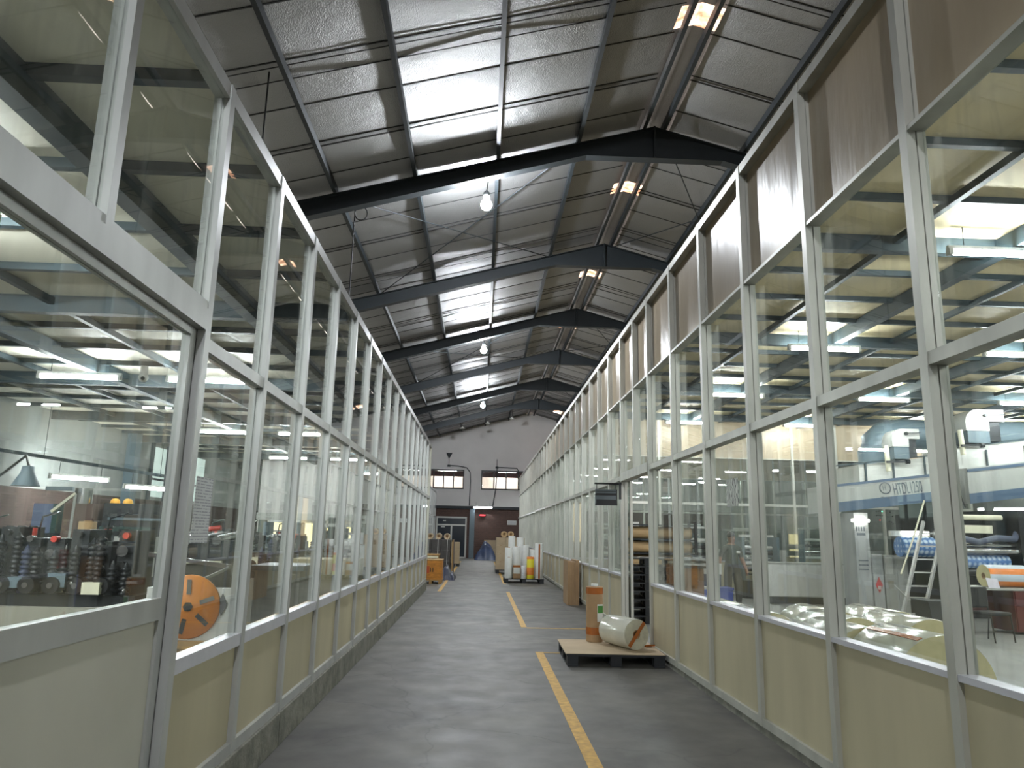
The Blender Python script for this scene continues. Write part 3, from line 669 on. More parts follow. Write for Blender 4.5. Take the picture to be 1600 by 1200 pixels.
# brown wrapped upright roll
t = thing('wrapped_roll', 'tall brown cardboard-wrapped roll standing on the black pallet', 'roll', (1.68, 11.0, .16), .5)
MB().lathe([(.118, 0), (.122, .02), (.122, .74), (.118, .76), (.06, .765)], n=12).build('wrap', CARD, t)
MB().lathe([(.124, .66), (.1245, .70), (.124, .75)], n=12).build('tape', TAPE, t); MB().lathe([(.124, .1), (.1245, .15), (.124, .2)], n=12).build('tape', TAPE, t)
MB().lathe([(.05, .765), (.05, .80), (.04, .80), (.04, .7), (0, .7)], n=12).build('core', PAPER, t)
MB().box(-.04, .05, -.127, -.116, .28, .52).build('label', PAPER, t, rot=(0, 0, .0)); MB().box(-.04, .05, -.129, -.126, .40, .5).build('green_label', mat('green_print', (70, 132, 60), .5), t, rot=(0, 0, .0))
film_roll('film_roll', 'clear film roll lying on the black pallet with brown tape across its end', (2.0, 10.5, .16), PI/2+.42, .2, .62, tape='end', end=FILMC)
o = MB().bar((-.1, 0, .012), (.1, .02, .012), .05, .02).bar((0, -.05, .02), (.14, -.02, .025), .03, .02).build('tape_scrap', TAPE, loc=(2.3, 10.55, .16)); tag(o, 'crumpled scrap of brown tape at the edge of the black pallet', 'scrap')
# brown bundle against the right wall
t = thing('cardboard_bundle', 'bundle of brown cardboard strips standing against the right partition', 'cardboard', (2.27, 18.6, 0))
for k in range(7): MB().box(-.15+k*.04, -.115+k*.04, -.5+.03*random.random(), .45+.1*random.random(), 0, 1.0+.05*random.random()).build('strip', CARD, t)
# pallet of white rolls
plastic_pallet('black pallet loaded with upright white rolls', (1.52, 26.3, 0), 1.36, 1.3)
W = [(1.0, 25.85, .115, .68, 'front left'), (1.0, 26.2, .13, 1.0, 'second row left'), (1.27, 26.35, .13, 1.05, 'second row middle'), (1.12, 26.7, .12, 1.4, 'tall back left'), (1.42, 26.72, .13, 1.36, 'tall back middle'), (1.6, 26.5, .12, 1.1, 'behind the yellow roll'), (1.85, 26.6, .13, .95, 'behind the striped roll')]
for x, y, r, h, s in W: upright_roll('white_roll', 'white wrapped upright roll on the loaded pallet, '+s, (x, y, .152), r, h, WHITEP, group='white rolls on the pallet')
upright_roll('striped_roll', 'tall white roll with a brown stripe at the right edge of the loaded pallet', (2.03, 25.85, .152), .14, 1.17, WHITEP, stripe=TAPE)
yr = print_mat('yellow_orange_label', (222, 206, 40), (222, 128, 44), 1.9, 'Z', .52, .4, False)
upright_roll('yellow_roll', 'yellow and orange printed roll on the loaded pallet', (1.74, 25.85, .152), .125, .72, yr)
t = thing('carton', 'small carton with white label at the front of the loaded pallet', 'box', (1.27, 25.85, .152)); box('body', CARD, t, -.13, .13, -.1, .15, 0, .44); box('label', PAPER, t, -.11, .11, -.105, -.1, .16, .36)
box('tape', TAPE, t, -.13, .13, -.102, -.1, .38, .42)
o = thing('small_roll', 'short white printed roll beside the small carton', 'roll', (1.5, 25.85, .152)); MB().lathe([(.1, 0), (.1, .42), (.03, .43)], n=20).build('wrap', NOTICE, o)
# shrink-wrapped carton stack behind
plastic_pallet('black pallet under the wrapped carton stack', (1.27, 32.2, 0), 1.2, 1.2)
for k in range(4):
    for j in range(3):
        t = thing('carton', 'tan carton in the wrapped stack, level %s, column %s' % (ORD[k], ORD[j]), 'box', (.87+.4*j, 32.2, .152+k*.33), group='cartons of the wrapped stack')
        box('body', CARDL, t, -.195, .195, -.55, .55, 0, .325); box('tape', TAPE, t, -.03, .03, -.552, .552, .322, .328)
for i, (x, dz) in enumerate(((1.0, 0), (1.28, .0))): film_roll('kraft_roll', 'small kraft roll on top of the wrapped carton stack, '+('left', 'right')[i], (x, 31.85, 1.475), PI/2, .13, .4, KRAFT, group='kraft rolls on the carton stack', end=KRAFT)
# tarp heap
def heap(name, label, cat, loc, sx, sy, h, m, seed, n=26):
    rnd = random.Random(seed); ph = [rnd.random()*6 for _ in range(6)]; vs = []; fs = []
    for j in range(n+1):
        for i in range(n+1):
            u, v = i/n*2-1, j/n*2-1; d = max(abs(u), abs(v))**2
            z = h*max(0, 1-d)**.7*(.75+.25*math.sin(3*u+ph[0])) + .05*h*math.sin(9*u+ph[1]+2*v) + .04*h*math.sin(11*v+ph[2])
            vs.append((u*sx, v*sy, max(0, z) if d < .98 else 0))
    for j in range(n):
        for i in range(n): fs.append((j*(n+1)+i, j*(n+1)+i+1, (j+1)*(n+1)+i+1, (j+1)*(n+1)+i))
    vs2 = [(x, y, -.0) for x, y in ((-sx, -sy), (sx, -sy), (sx, sy), (-sx, sy))]
    o = MB().add(vs, fs, True).add(vs2, [(0, 1, 2, 3)]).build(name, m, loc=loc); return tag(o, label, cat)
heap('tarpaulin', 'heap of blue grey tarpaulin against the brick end wall', 'tarpaulin', (.35, 47.2, 0), .7, 1.0, 1.1, BLUET, 3)
for k in range(2):
    t = thing('carton', ('lower', 'upper')[k]+' tan carton behind the blue tarpaulin heap', 'box', (.75, 48.9, .6*k)); box('body', CARDL, t, -.5, .5, -.3, .3, 0, .59); box('tape', TAPE, t, -.03, .03, -.302, .302, .585, .592)
# left side of the corridor
t = thing('wooden_pallet', 'raw wood pallet under the orange crate', 'pallet', (-1.62, 25.1, 0))
for k in range(5): box('deck_board', WOOD, t, -.42, .42, -.5+k*.2, -.34+k*.2, .1, .13)
for x in (-.38, 0, .3): box('runner', WOOD, t, x, x+.09, -.5, .48, 0, .1)
t = thing('crate', 'orange stained plywood crate on a pallet with black markings', 'crate', (-1.62, 25.1, .131))
box('body', WOODO, t, -.4, .4, -.5, .45, 0, .6); box('lid_edge', WOOD, t, -.41, .41, -.51, .46, .6, .63)
for x0 in (-.12, .02, .1): box('marking', BLACK, t, x0, x0+.025, -.503, -.5, .24, .38)
box('marking', mat('crate_red', (186, 82, 36), .6), t, -.2, 0, -.502, -.5, .2, .42)
t = thing('table_frame', 'low light wooden table frame behind the orange crate', 'table', (-1.92, 26.6, 0))
box('top', WOOD, t, -.5, .5, -.4, .6, .84, .88); box('top_rail', CREAM, t, -.48, .48, -.42, -.38, .76, .82)
for x in (-.46, .42):
    for y in (-.38, .52): box('leg', WOOD, t, x, x+.05, y, y+.05, 0, .84)
for k in range(3):
    for j in range(3):
        t = thing('wrapped_carton', 'black film wrapped carton in the dark stack, level %s, column %s' % (ORD[k], ORD[j]), 'box', (-2.05+.36*j, 29.6, .16+k*.4), group='cartons of the black wrapped stack')
        box('body', mat('black_wrap', (58, 54, 52), .35, noise=.3, nscale=6), t, -.175, .175, -.6, .6, 0, .395); box('strap', WHITEM, t, .06, .075, -.603, .603, 0, .398)
plastic_pallet('dark pallet under the black wrapped carton stack', (-1.7, 29.6, 0), 1.15, 1.25)
for k, (x, z) in enumerate(((-1.95, 0), (-1.62, 0), (-1.3, .0))): film_roll('kraft_roll', 'kraft paper roll on the black wrapped stack, %s from the left' % ORD[k], (x, 29.5, 1.36), PI/2, .12, .5, CARDL, group='kraft rolls on the black stack', end=CARDL)
t = thing('plywood_board', 'dark plywood board leaning beside the black wrapped stack', 'board', (-1.07, 30.2, 0)); MB().box(-.02, .02, -.7, .9, 0, 1.35).build('sheet', mat('old_plywood', (98, 80, 66), .8, noise=.2), t); box('edge_strip', WOOD, t, -.025, .025, -.72, -.7, 0, 1.35)
heap('plastic_bundle', 'dark blue and grey plastic bundle on the floor beside the orange crate', 'bundle', (-1.12, 27.4, 0), .26, .9, .5, mat('navy_wrap', (56, 60, 78), .3, noise=.4, nscale=5, bump=.5, bscale=9), 9)
for k in range(3):
    t = thing('carton', 'tan carton in the far left stack, %s from the floor' % ORD[k], 'box', (-1.3, 37.5, .15+.34*k), group='far left carton stack'); box('body', CARDL, t, -.28, .28, -.5, .5, 0, .335); box('tape', TAPE, t, -.03, .03, -.502, .502, .332, .338)
plastic_pallet('black pallet under the far left carton stack', (-1.3, 37.5, 0), .6, 1.1)

# hanging wire sign by the doorway
t = thing('hanging_sign', 'dark hanging sign with lettered rows on a black bracket beside the doorway', 'sign', (XR, 13.0, 2.45))
MB().bar((0, 0, .1), (-.48, 0, .1), .03, .03).build('bracket_arm', BLACK, t); MB().box(-.045, -.01, -.03, .03, -.17, .13).build('wall_plate', BLACK, t)
for x in (-.44, -.1): MB().cyl((x, 0, .1), (x, 0, 0), .006, 6).build('chain', BLACK, t)
box('board', mat('smoked_board', (84, 92, 96), .3), t, -.47, -.08, -.012, .012, -.28, 0)
for z in (-.28, -.11): box('edge', BLACK, t, -.47, -.08, -.016, .016, z, z+.03)
box('band', BLACK, t, -.45, -.09, -.015, .015, -.25, -.18); box('edge', BLACK, t, -.10, -.08, -.016, .016, -.28, 0)
for z in (-.03, -.07): box('text_row', BLACK, t, -.45, -.1, -.014, -.012, z-.012, z)

# papers on the glass
o = MB().box(-.001, .001, 0, .25, 0, .36).build('notice_sheet', NOTICE, loc=(XL-.03, 4.10, 1.56)); tag(o, 'printed white notice sheet taped to the left glazing beside the door post', 'paper')
o = MB().box(-.001, .001, 0, .35, 0, .28).build('drawing_sheet', POSTER, loc=(XR+.10, 7.33, 1.97)); tag(o, 'white sheet with dark line drawing taped inside the right glazing', 'paper')

# ================================================================ RIGHT ROOM
# film rolls on the floor
RR = [('nearest, with brown tape along its side', 3.9, 6.3, .447, .88, 'side'), ('second along the glass', 3.75, 7.25, .42, .98, None), ('third along the glass', 4.2, 8.35, .41, 1.0, None),
      ('outer one by the dark bin', 5.03, 8.3, .41, 1.1, None), ('fourth along the glass', 3.72, 9.55, .37, 1.1, None), ('inner rear one', 4.55, 9.5, .39, 1.1, None), ('outer rear one', 5.4, 9.6, .39, 1.1, None), ('last along the glass', 3.8, 10.85, .36, 1.1, None)]
for s_, x, y, r, L, tp in RR: film_roll('film_roll', 'clear wrapped film roll inside the right glazing, '+s_, (x, y+L/2, 0), PI/2, r, L, FILM, tape=tp, group='film rolls inside the right glazing')

# laminating machine: inclined dryer hood on columns
lm = thing('laminating_machine', 'large laminating machine with inclined white dryer hood and blue stripes', 'machine', (8.53, 17.5, 0))
sl = .13
def slant(nm, m, x0, x1, z0, z1, y0, y1, par=None):
    return MB().prism([(x0, z0+sl*x0), (x1, z0+sl*x1), (x1, z1+sl*x1), (x0, z1+sl*x0)], y0, y1, 'XZ').build(nm, m, par or lm)
hood = slant('dryer_hood', PALEM, 0, 2.85, 2.32, 2.98, 0, 1.6)
slant('blue_band', BLUEM, 0, 2.85, 2.32, 2.55, -.012, 0, hood); slant('blue_line', BLUEM, 0, 2.85, 2.92, 2.98, -.012, 0, hood)
hood2 = slant('dryer_hood', PALEM, 3.28, 8.2, 2.17, 3.03, 0, 1.6)
slant('blue_band', BLUEM, 3.28, 8.2, 2.17, 2.41, -.012, 0, hood2); slant('blue_line', BLUEM, 3.28, 8.2, 2.93, 3.0, -.012, 0, hood2)
slant('joint_cover', GREYM, 2.85, 3.28, 2.2, 3.0, .3, 1.4)
slant('upper_casing', WHITEM, .75, 3.0, 2.98, 3.40, .3, 1.6); slant('upper_casing', WHITEM, 3.2, 8.2, 3.03, 3.56, .3, 1.6)
slant('guard_rail', STEEL, .0, 3.0, 3.42, 3.45, .25, .28); slant('guard_rail', STEEL, 3.2, 8.2, 3.58, 3.61, .25, .28)
for x in (.9, 1.6, 2.4, 4.0, 5.0): MB().box(x-.02, x+.02, .25, .28, 2.98+sl*x, 3.43+sl*x).build('guard_post', STEEL, lm)
txt = mat('letter_grey', (84, 90, 100), .5)
L = text('HTDL1250', txt, hood, (1.41, -.014, 2.76), (PI/2, -math.atan(sl), 0), .40, .40)
MB().lathe([(.12, -.014), (.145, -.014), (.145, -.01), (.12, -.01), (.12, -.014)], (1.2, 0, 2.92), 'Y', 24).build('logo_ring', txt, hood)
text('H', txt, hood, (1.14, -.014, 2.86), (PI/2, -math.atan(sl), 0), .17, .7, 'logo_letter')
for k in range(2): box('logo_mark', txt, hood, 1.08+k*.16, 1.15+k*.16, -.014, -.01, 2.67, 2.71)
for i, (x, z, w_, h_) in enumerate(((1.56, 3.96, .7, .45), (3.47, 4.41, 1.0, .54))):
    rr = h_*.62
    f = MB().prism([(x, z), (x, z+h_-rr)] + [(x+rr+rr*math.cos(a), z+h_-rr+rr*math.sin(a)) for a in [PI-PI/2*k/8 for k in range(1, 9)]] + [(x+w_, z+h_), (x+w_, z+h_*.45), (x+w_*.6, z+h_*.45), (x+w_*.6, z)], .15, .75, 'XZ').build('blower_housing', WHITEM, lm)
    MB().cyl((x+w_*.5, .08, z+h_*.72), (x+w_*.5, .15, z+h_*.72), .04, 12).build('shaft', DARKM, f)
    MB().bar((x+w_*.5, .1, z+h_*.74), (x+w_, .1, z+h_*.78), .02).build('shaft_guard', DARKM, f)
    box('blower_outlet', TEALG, lm, x+.04, x+w_*.6, .17, .7, z-.3, z)
    box('blower_motor', DARKM, lm, x+w_*.62, x+w_*.9, .2, .6, z-.25, z+h_*.42)
    MB().cyl((x-.17, .1, z-.62), (x-.2, .1, z+.0), .06, 14).build('exhaust_pipe', CREAM, lm)
    vv = MB().bar((x-.25, .02, z-.4), (x+.25, .02, z-.38), .05); vv.cyl((x+.22, .0, z-.39), (x+.3, .0, z-.38), .06, 10); vv.build('valve', DARKM, lm)
MB().tube([(1.55, 1.0, 3.3), (1.55, 1.0, 3.9), (1.62, 1.0, 4.12), (1.82, 1.0, 4.3), (2.2, 1.0, 4.38), (4.0, 1.0, 4.4), (8, 1.0, 4.4)], .4, 20).build('exhaust_duct', TEALG, lm)
MB().box(2.9, 3.3, .5, .9, 3.6, 4.9).build('duct_riser', TEALG, lm)
MB().tube([(3.05, .0, 4.1), (3.0, -.05, 3.6), (2.95, -.05, 3.1), (3.05, -.05, 2.7), (3.12, -.05, 2.5)], .02, 6).build('cable', BLACK, lm)
for x0, x1, y0, y1, m in ((.15, .48, -.45, .2, GREYM), (.5, .75, .12, .6, PALEM), (2.3, 2.55, .2, 1.4, DARKM), (5.0, 5.3, .2, 1.4, GREYM)): box('column', m, lm, x0, x1, y0, y1, 0, 2.3 if x0 < 1 else 2.6)
c = box('label_strip', txt, lm, .2, .4, -.455, -.45, 1.78, 1.84)
for z in (1.2, 1.1, 1.0): box('warning_text', txt, lm, .2, .42, -.455, -.45, z, z+.03)
for k in range(4): box('curl_mark', txt, lm, .18+k*.06, .21+k*.06, -.455, -.45, 1.88, 1.98)
# rollers across the right part of the machine
for nm, m, x0, x1, y, z, r in (('roller', CREAM, 1.9, 3.0, -1.4, 2.22, .06), ('roller', CHROME, 1.9, 3.1, -1.6, 1.62, .045), ('roller', CHROME, 1.8, 4.4, -1.7, 1.50, .06), ('printed_web_roll', DOTS, 1.95, 2.95, -1.5, 1.27, .15), ('roller', RUBBER, 1.8, 3.6, -1.5, 1.05, .08), ('printed_web_roll', DOTS, .75, 1.5, -1.2, 1.55, .22)):
    MB().cyl((x0, y, z), (x1, y, z), r, 24).build(nm, m, lm)
box('light_cover', CREAM, lm, 1.85, 2.75, -1.45, -1.35, 1.88, 2.05); box('lamp_bar', WHITEM, lm, .7, 1.6, -1.0, -.9, 1.78, 1.9)
MB().tube([(1.9, -1.7, 1.75), (2.2, -1.75, 1.68), (2.6, -1.75, 1.78), (3.0, -1.75, 1.76), (3.2, -1.6, 1.95), (3.3, -1.5, 2.3)], .07, 10).build('hose', mat('blue_grey_hose', (76, 84, 104), .5), lm)
box('side_frame', DARKM, lm, 3.1, 3.25, -1.8, .4, 0, 2.4); box('side_frame', DARKM, lm, 1.62, 1.78, -1.2, .4, 0, 2.3); box('press_body', DARKM, lm, 1.7, 6.5, -.7, .8, .0, 1.9)
# warm strip lamp below the hood
MB().cyl((.05, -.55, 2.12), (.45, -.55, 2.12), .04, 10).build('strip_lamp', STRIPL, lm); MB().cyl((.95, -1.0, 1.86), (1.55, -1.0, 1.86), .04, 10).build('strip_lamp', STRIPL, lm)
# control cabinets
t = thing('control_cabinet', 'light grey control cabinet with red diamond sticker and green lamp', 'cabinet', (9.02, 17.0, 0))
body = box('body', GREYM, t, 0, .24, 0, .5, 0, 1.36)
fp = box('button_panel', mat('panel_grey', (150, 154, 154), .5), t, .02, .22, -.01, 0, .95, 1.33)
for r, z in enumerate((1.2, 1.1)):
    for k in range(4): MB().cyl((.05+k*.045, -.025, z), (.05+k*.045, -.01, z), .012, 8).build('push_button', LEDG if (r, k) == (0, 3) else BLACK, fp)
MB().cyl((.12, -.025, 1.0), (.12, -.01, 1.0), .018, 8).build('stop_button', REDM, fp)
st = MB().prism([(.12, .50), (.20, .68), (.12, .86), (.04, .68)], -.012, 0, 'XZ').build('diamond_sticker', REDM, t)
for k in range(3): box('sticker_mark', PAPER, st, .085+k*.026, .105+k*.026, -.015, -.012, .58, .66)
t = thing('switch_cabinet', 'white switch cabinet with round dial beside the control cabinet', 'cabinet', (9.29, 17.0, 0))
box('body', PALEM, t, 0, .55, 0, .6, 0, 1.34); pn = box('switch_panel', WHITEM, t, .03, .2, -.01, 0, .92, 1.3)
for x, z in ((.11, 1.22), (.06, 1.12), (.16, 1.12), (.08, 1.0), (.13, .99), (.16, .95)): MB().cyl((x, -.025, z), (x, -.01, z), .014, 8).build('switch', BLACK, pn)
dlp = box('dial_plate', mat('brass_plate', (150, 146, 130), .4), t, .07, .19, -.01, 0, .6, .78); MB().lathe([(.03, -.016), (.04, -.016), (.04, -.01), (.03, -.01), (.03, -.016)], (.13, 0, .71), 'Y', 16).build('dial_ring', BLACK, dlp)
box('door_panel', PALEM, t, .3, .54, -.012, 0, .1, 1.15)
# ladder
t = thing('step_ladder', 'aluminium ladder leaning against the laminating machine', 'ladder', (8.66, 15.4, 0))
A0, A1, B0, B1 = Vector((0, 0, 0)), Vector((.98, .5, 2.1)), Vector((.42, -.05, 0)), Vector((1.40, .45, 2.1))
MB().bar(A0, A1, .05, .07).build('side_rail', ALU, t); MB().bar(B0, B1, .05, .07).build('side_rail', ALU, t)
for k in range(7):
    f = .1+k*.13; MB().bar(A0.lerp(A1, f), B0.lerp(B1, f), .05, .03).build('rung', ALU, t)
MB().tube([A0.lerp(A1, .2)+Vector((-.3, -.2, .35)), A0.lerp(A1, .25), B0.lerp(B1, .25)], .014, 6).build('brace', WHITEM, t)
MB().tube([(.1, 0, 1.0), (.55, .2, 1.75), (.98, .4, 2.55)], .018, 8).build('hand_rail', CREAM, t)
# desk, chair, bin, roll on desk
t = thing('desk', 'maroon wooden desk with drawers and pale top', 'desk', (9.2, 13.9, 0))
box('top', PALEM, t, 0, 1.6, 0, .75, .80, .835); box('pedestal', MAROON, t, .85, 1.35, .02, .73, .05, .80); box('modesty_panel', MAROON, t, .03, .85, .6, .63, .3, .8); box('side_panel', MAROON, t, 0, .04, .02, .73, 0, .8)
for z in (.56, .30, .08): d = box('drawer', MAROON, t, .87, 1.33, 0, .02, z, z+.22); box('handle', CHROME, d, -.06, .06, -.03, -.01, -.01, .01)
t = thing('chair', 'black padded chair with thin metal legs in front of the maroon desk', 'chair', (8.93, 13.0, 0), .25)
MB().box(-.24, .24, -.22, .22, .44, .5).build('seat', BLACK, t, bevel=.025); MB().box(-.22, .22, .2, .25, .54, .9).build('backrest', BLACK, t, bevel=.05)
for x in (-.22, .22):
    MB().tube([(x, -.2, .44), (x, -.24, 0)], .012).build('leg', BLACK, t); MB().tube([(x, .25, .75), (x, .22, .44), (x, .28, 0)], .012).build('leg', BLACK, t)
MB().tube([(-.22, -.22, .2), (.22, -.22, .2)], .009).build('stretcher', BLACK, t)
t = thing('bin', 'dark grey open bin between the film rolls and the ladder', 'bin', (8.2, 13.4, 0)); MB().prism([(-.18, 0), (.22, 0), (.3, .62), (-.26, .62)], -.25, .25, 'XZ').build('body', mat('charcoal_plastic', (52, 55, 58), .6), t)
MB().box(-.28, .32, -.27, .27, .6, .64).build('rim', mat('charcoal_plastic', (52, 55, 58)), t)
film_roll('printed_roll', 'roll of blue and orange printed film lying on the maroon desk', (10.2, 14.35, .836), 0, .21, .8, STRIPEROLL, end=FILME)
o = MB().prism([(0, 0), (.22, 0), (.2, .17), (-.02, .19)], 0, .012, 'XZ').build('paper_sheet', mat('crumpled_paper', (206, 200, 210), .6), loc=(9.62, 13.96, .836), rot=(-.2, 0, 0)); tag(o, 'white paper sheet propped on the maroon desk', 'paper')
o = MB().box(0, .3, 0, .2, 0, .02).box(.05, .28, .02, .2, .02, .035).build('paper_pile', PAPER, loc=(9.25, 14.0, .836)); tag(o, 'loose pile of papers on the maroon desk', 'paper')
# wrapped counter
t = thing('wrapped_counter', 'long low counter wrapped in white sheet behind the walking person', 'counter', (7.45, 19.6, 0))
MB().box(0, 2.45, 0, .8, .18, 1.02).build('cover', WHITEP, t, bevel=.03); box('plinth', DARKM, t, .05, 2.4, .05, .75, 0, .18); box('top_edge', PALEM, t, -.01, 2.46, -.01, .81, 1.02, 1.05)
t = thing('fire_box', 'narrow red box hanging at the end of the white wrapped counter', 'box', (7.38, 19.55, .55)); box('body', REDM, t, -.05, .06, -.02, .2, 0, .45); box('door_line', mat('red_dark', (130, 26, 26)), t, -.04, .05, -.025, -.02, .03, .42)

# person walking in the machine room
def person(loc, rz):
    t = bpy.data.objects.new('person_tmp', None)
    J = {'pelvis': (0, 0, .95, .135, .11), 'waist': (0, 0, 1.08, .135, .10), 'chest': (0, 0, 1.30, .165, .115), 'neckb': (0, 0, 1.46, .09, .075), 'neck': (0, -.01, 1.53, .055, .055), 'head0': (0, -.025, 1.60, .07, .085), 'head1': (0, -.025, 1.69, .075, .095), 'head2': (0, -.015, 1.76, .05, .065),
         'shL': (.175, 0, 1.41, .065, .065), 'elL': (.265, .03, 1.14, .048, .048), 'wrL': (.30, -.05, .92, .032, .032), 'haL': (.305, -.075, .85, .038, .028),
         'shR': (-.175, 0, 1.41, .065, .065), 'elR': (-.255, .05, 1.14, .048, .048), 'wrR': (-.275, .02, .90, .032, .032), 'haR': (-.275, .0, .83, .038, .028),
         'hipL': (.095, 0, .88, .10, .10), 'knL': (.09, -.09, .49, .085, .085), 'anL': (.115, -.03, .10, .055, .06), 'toL': (.125, -.17, .05, .045, .04),
         'hipR': (-.095, 0, .88, .10, .10), 'knR': (-.085, .03, .49, .085, .085), 'anR': (-.10, .18, .12, .055, .06), 'toR': (-.11, .06, .05, .045, .04)}
    E = [('pelvis', 'waist'), ('waist', 'chest'), ('chest', 'neckb'), ('neckb', 'neck'), ('neck', 'head0'), ('head0', 'head1'), ('head1', 'head2'), ('neckb', 'shL'), ('shL', 'elL'), ('elL', 'wrL'), ('wrL', 'haL'), ('neckb', 'shR'), ('shR', 'elR'), ('elR', 'wrR'), ('wrR', 'haR'),
         ('pelvis', 'hipL'), ('hipL', 'knL'), ('knL', 'anL'), ('anL', 'toL'), ('pelvis', 'hipR'), ('hipR', 'knR'), ('knR', 'anR'), ('anR', 'toR')]
    for s, h in (('L', 'haL'), ('R', 'haR')):
        hx, hy, hz = J[h][:3]; sg = 1 if s == 'L' else -1
        for k in range(4):
            J['f%s%da' % (s, k)] = (hx, hy-.028+k*.019, hz-.055, .0095, .0095); J['f%s%db' % (s, k)] = (hx-sg*.012, hy-.03+k*.019, hz-.095+abs(k-1)*.006, .008, .008)
            E += [(h, 'f%s%da' % (s, k)), ('f%s%da' % (s, k), 'f%s%db' % (s, k))]
        J['t'+s] = (hx-sg*.012, hy-.05, hz-.03, .0095, .0095); E.append((h, 't'+s))
    nm = list(J); me = bpy.data.meshes.new('body'); me.from_pydata([J[k][:3] for k in nm], [(nm.index(a), nm.index(b)) for a, b in E], [])
    ob = bpy.data.objects.new('body', me); COL.objects.link(ob)
    sk = ob.modifiers.new('skin', 'SKIN'); sk.use_smooth_shade = True
    for i, k in enumerate(nm): me.skin_vertices[0].data[i].radius = J[k][3:5]; me.skin_vertices[0].data[i].use_root = (k == 'pelvis')
    sb = ob.modifiers.new('sub', 'SUBSURF'); sb.levels = 2; sb.render_levels = 2
    dg_ = bpy.context.evaluated_depsgraph_get(); me2 = bpy.data.meshes.new_from_object(ob.evaluated_get(dg_)); bpy.data.objects.remove(ob)
    skin = mat('skin', (142, 104, 84), .55); shirt = mat('olive_grey_shirt', (62, 68, 62), .85, noise=.15, nscale=14); trou = mat('grey_trousers', (58, 57, 54), .85, noise=.15, nscale=14); shoe = mat('black_shoe', (24, 24, 24), .5)
    me2.materials.clear()
    for m in (skin, shirt, trou, shoe): me2.materials.append(m)
    for p in me2.polygons:
        c = p.center; arm = abs(c.x) > .2
        p.material_index = 3 if c.z < .13 else 0 if (c.z > 1.50 or (arm and c.z < 1.2)) else 2 if c.z < 1.0 else 1
        p.use_smooth = True
    o = bpy.data.objects.new('person', me2); place(o, None, loc, (0, 0, rz))
    o.scale = (1.2, 1.15, 1.0)
    tag(o, 'person in olive grey shirt and grey trousers walking inside the machine room', 'person')
    MB().ball((0, -.008, 1.715), .098, 18, 12, (.84, 1.0, .92)).build('hair', mat('black_hair', (20, 18, 18), .6), o)
    MB().box(.05, .13, -.123, -.117, 1.30, 1.345).build('badge', PAPER, o); MB().lathe([(.148, 1.0), (.152, 1.015), (.148, 1.03)], n=24).build('belt', BLACK, o).scale = (1, .8, 1)
    for sx in (-.03, .03): MB().ball((sx, -.108, 1.665), .011, 8, 6).build('eye', BLACK, o)
    MB().prism([(-.012, 1.63), (.012, 1.63), (0, 1.668)], -.135, -.1, 'XZ').build('nose', skin, o); MB().box(-.022, .022, -.117, -.1, 1.597, 1.604).build('mouth', mat('lips', (110, 70, 62)), o)
    for sx in (-1, 1): MB().ball((sx*.08, -.015, 1.66), .022, 8, 6, (.4, .8, 1.3)).build('ear', skin, o)
person((6.18, 18.3, 0), .25)

# black pallet stack and kraft rolls through the doorway
for k in range(8):
    plastic_pallet('black plastic pallet in the tall stack inside the doorway, %s from the floor' % ORD[k], (3.36, 15.2, .155*k), 1.1, 1.2, -.12, group='stacked black pallets')
for k, (z, y) in enumerate(((1.28, 17.5), (1.6, 17.5), (.96, 17.5))):
    film_roll('kraft_roll', 'long kraft paper roll on the rack behind the black pallets, '+('middle', 'top', 'bottom')[k], (4.1, y, z), 0, .14, 1.7, KRAFT, group='kraft rolls behind the doorway', end=KRAFT)
t = thing('roll_rack', 'dark steel rack holding the kraft paper rolls behind the doorway', 'rack', (4.1, 17.5, 0))
for x in (-.9, .9):
    for y in (-.25, .3): box('upright', DARKM, t, x-.03, x+.03, y-.03, y+.03, 0, 2.0)
for z in (.93, 1.25, 1.57, 1.9): box('shelf', DARKM, t, -.9, .9, -.3, .3, z, z+.025)
t = thing('stacked_machine', 'dark printing machine standing on the rack behind the kraft rolls', 'machine', (4.3, 18.6, 0)); box('body', DARKM, t, -.6, .7, 0, .6, 0, 1.75); box('cover', TEALG, t, -.3, .4, -.05, 0, 1.3, 1.7); box('screen', WHITEM, t, -.55, -.35, -.05, 0, 1.75, 2.0)
t = thing('brown_cabinet', 'brown wooden cabinet under dark flat stacks behind the glazing', 'cabinet', (4.35, 14.9, 0)); box('body', mat('brown_wood', (122, 86, 52), .6, noise=.2), t, -.35, .05, -.2, .35, .35, 1.06); box('base', DARKM, t, -.35, .05, -.2, .35, 0, .35)
for k in range(4): box('flat_sheet_stack', DARKM if k % 2 == 0 else GREYM, t, -.38, .1, -.25, .4, 1.06+k*.05, 1.10+k*.05)
t = thing('blue_drum', 'blue plastic drum beside the brown cabinet', 'drum', (4.75, 15.8, 0)); MB().lathe([(0, 0), (.2, 0), (.22, .1), (.2, .3), (.22, .5), (.2, .6), (0, .6)], n=20).build('body', mat('blue_plastic', (44, 66, 150), .4), t); MB().lathe([(.2, .6), (.205, .64), (0, .65)], n=20).build('lid', WHITEM, t)
t = thing('blue_crate', 'blue plastic crate on the floor near the walking person', 'crate', (5.55, 17.2, 0)); box('body', mat('blue_plastic', (44, 66, 150), .4), t, -.2, .2, -.2, .2, 0, .5); box('rim', mat('blue_plastic', (44, 66, 150)), t, -.22, .22, -.22, .22, .5, .55)
t = thing('white_bench', 'white covered bench between the brown cabinet and the person', 'bench', (5.2, 18.2, 0)); box('top', WHITEM, t, -.4, .6, -.3, .3, .8, 1.05); box('base', NAVY, t, -.38, .58, -.28, .28, .45, .8)
for x in (-.36, .54):
    for y in (-.26, .22): box('leg', STEEL, t, x, x+.05, y, y+.05, 0, .45)
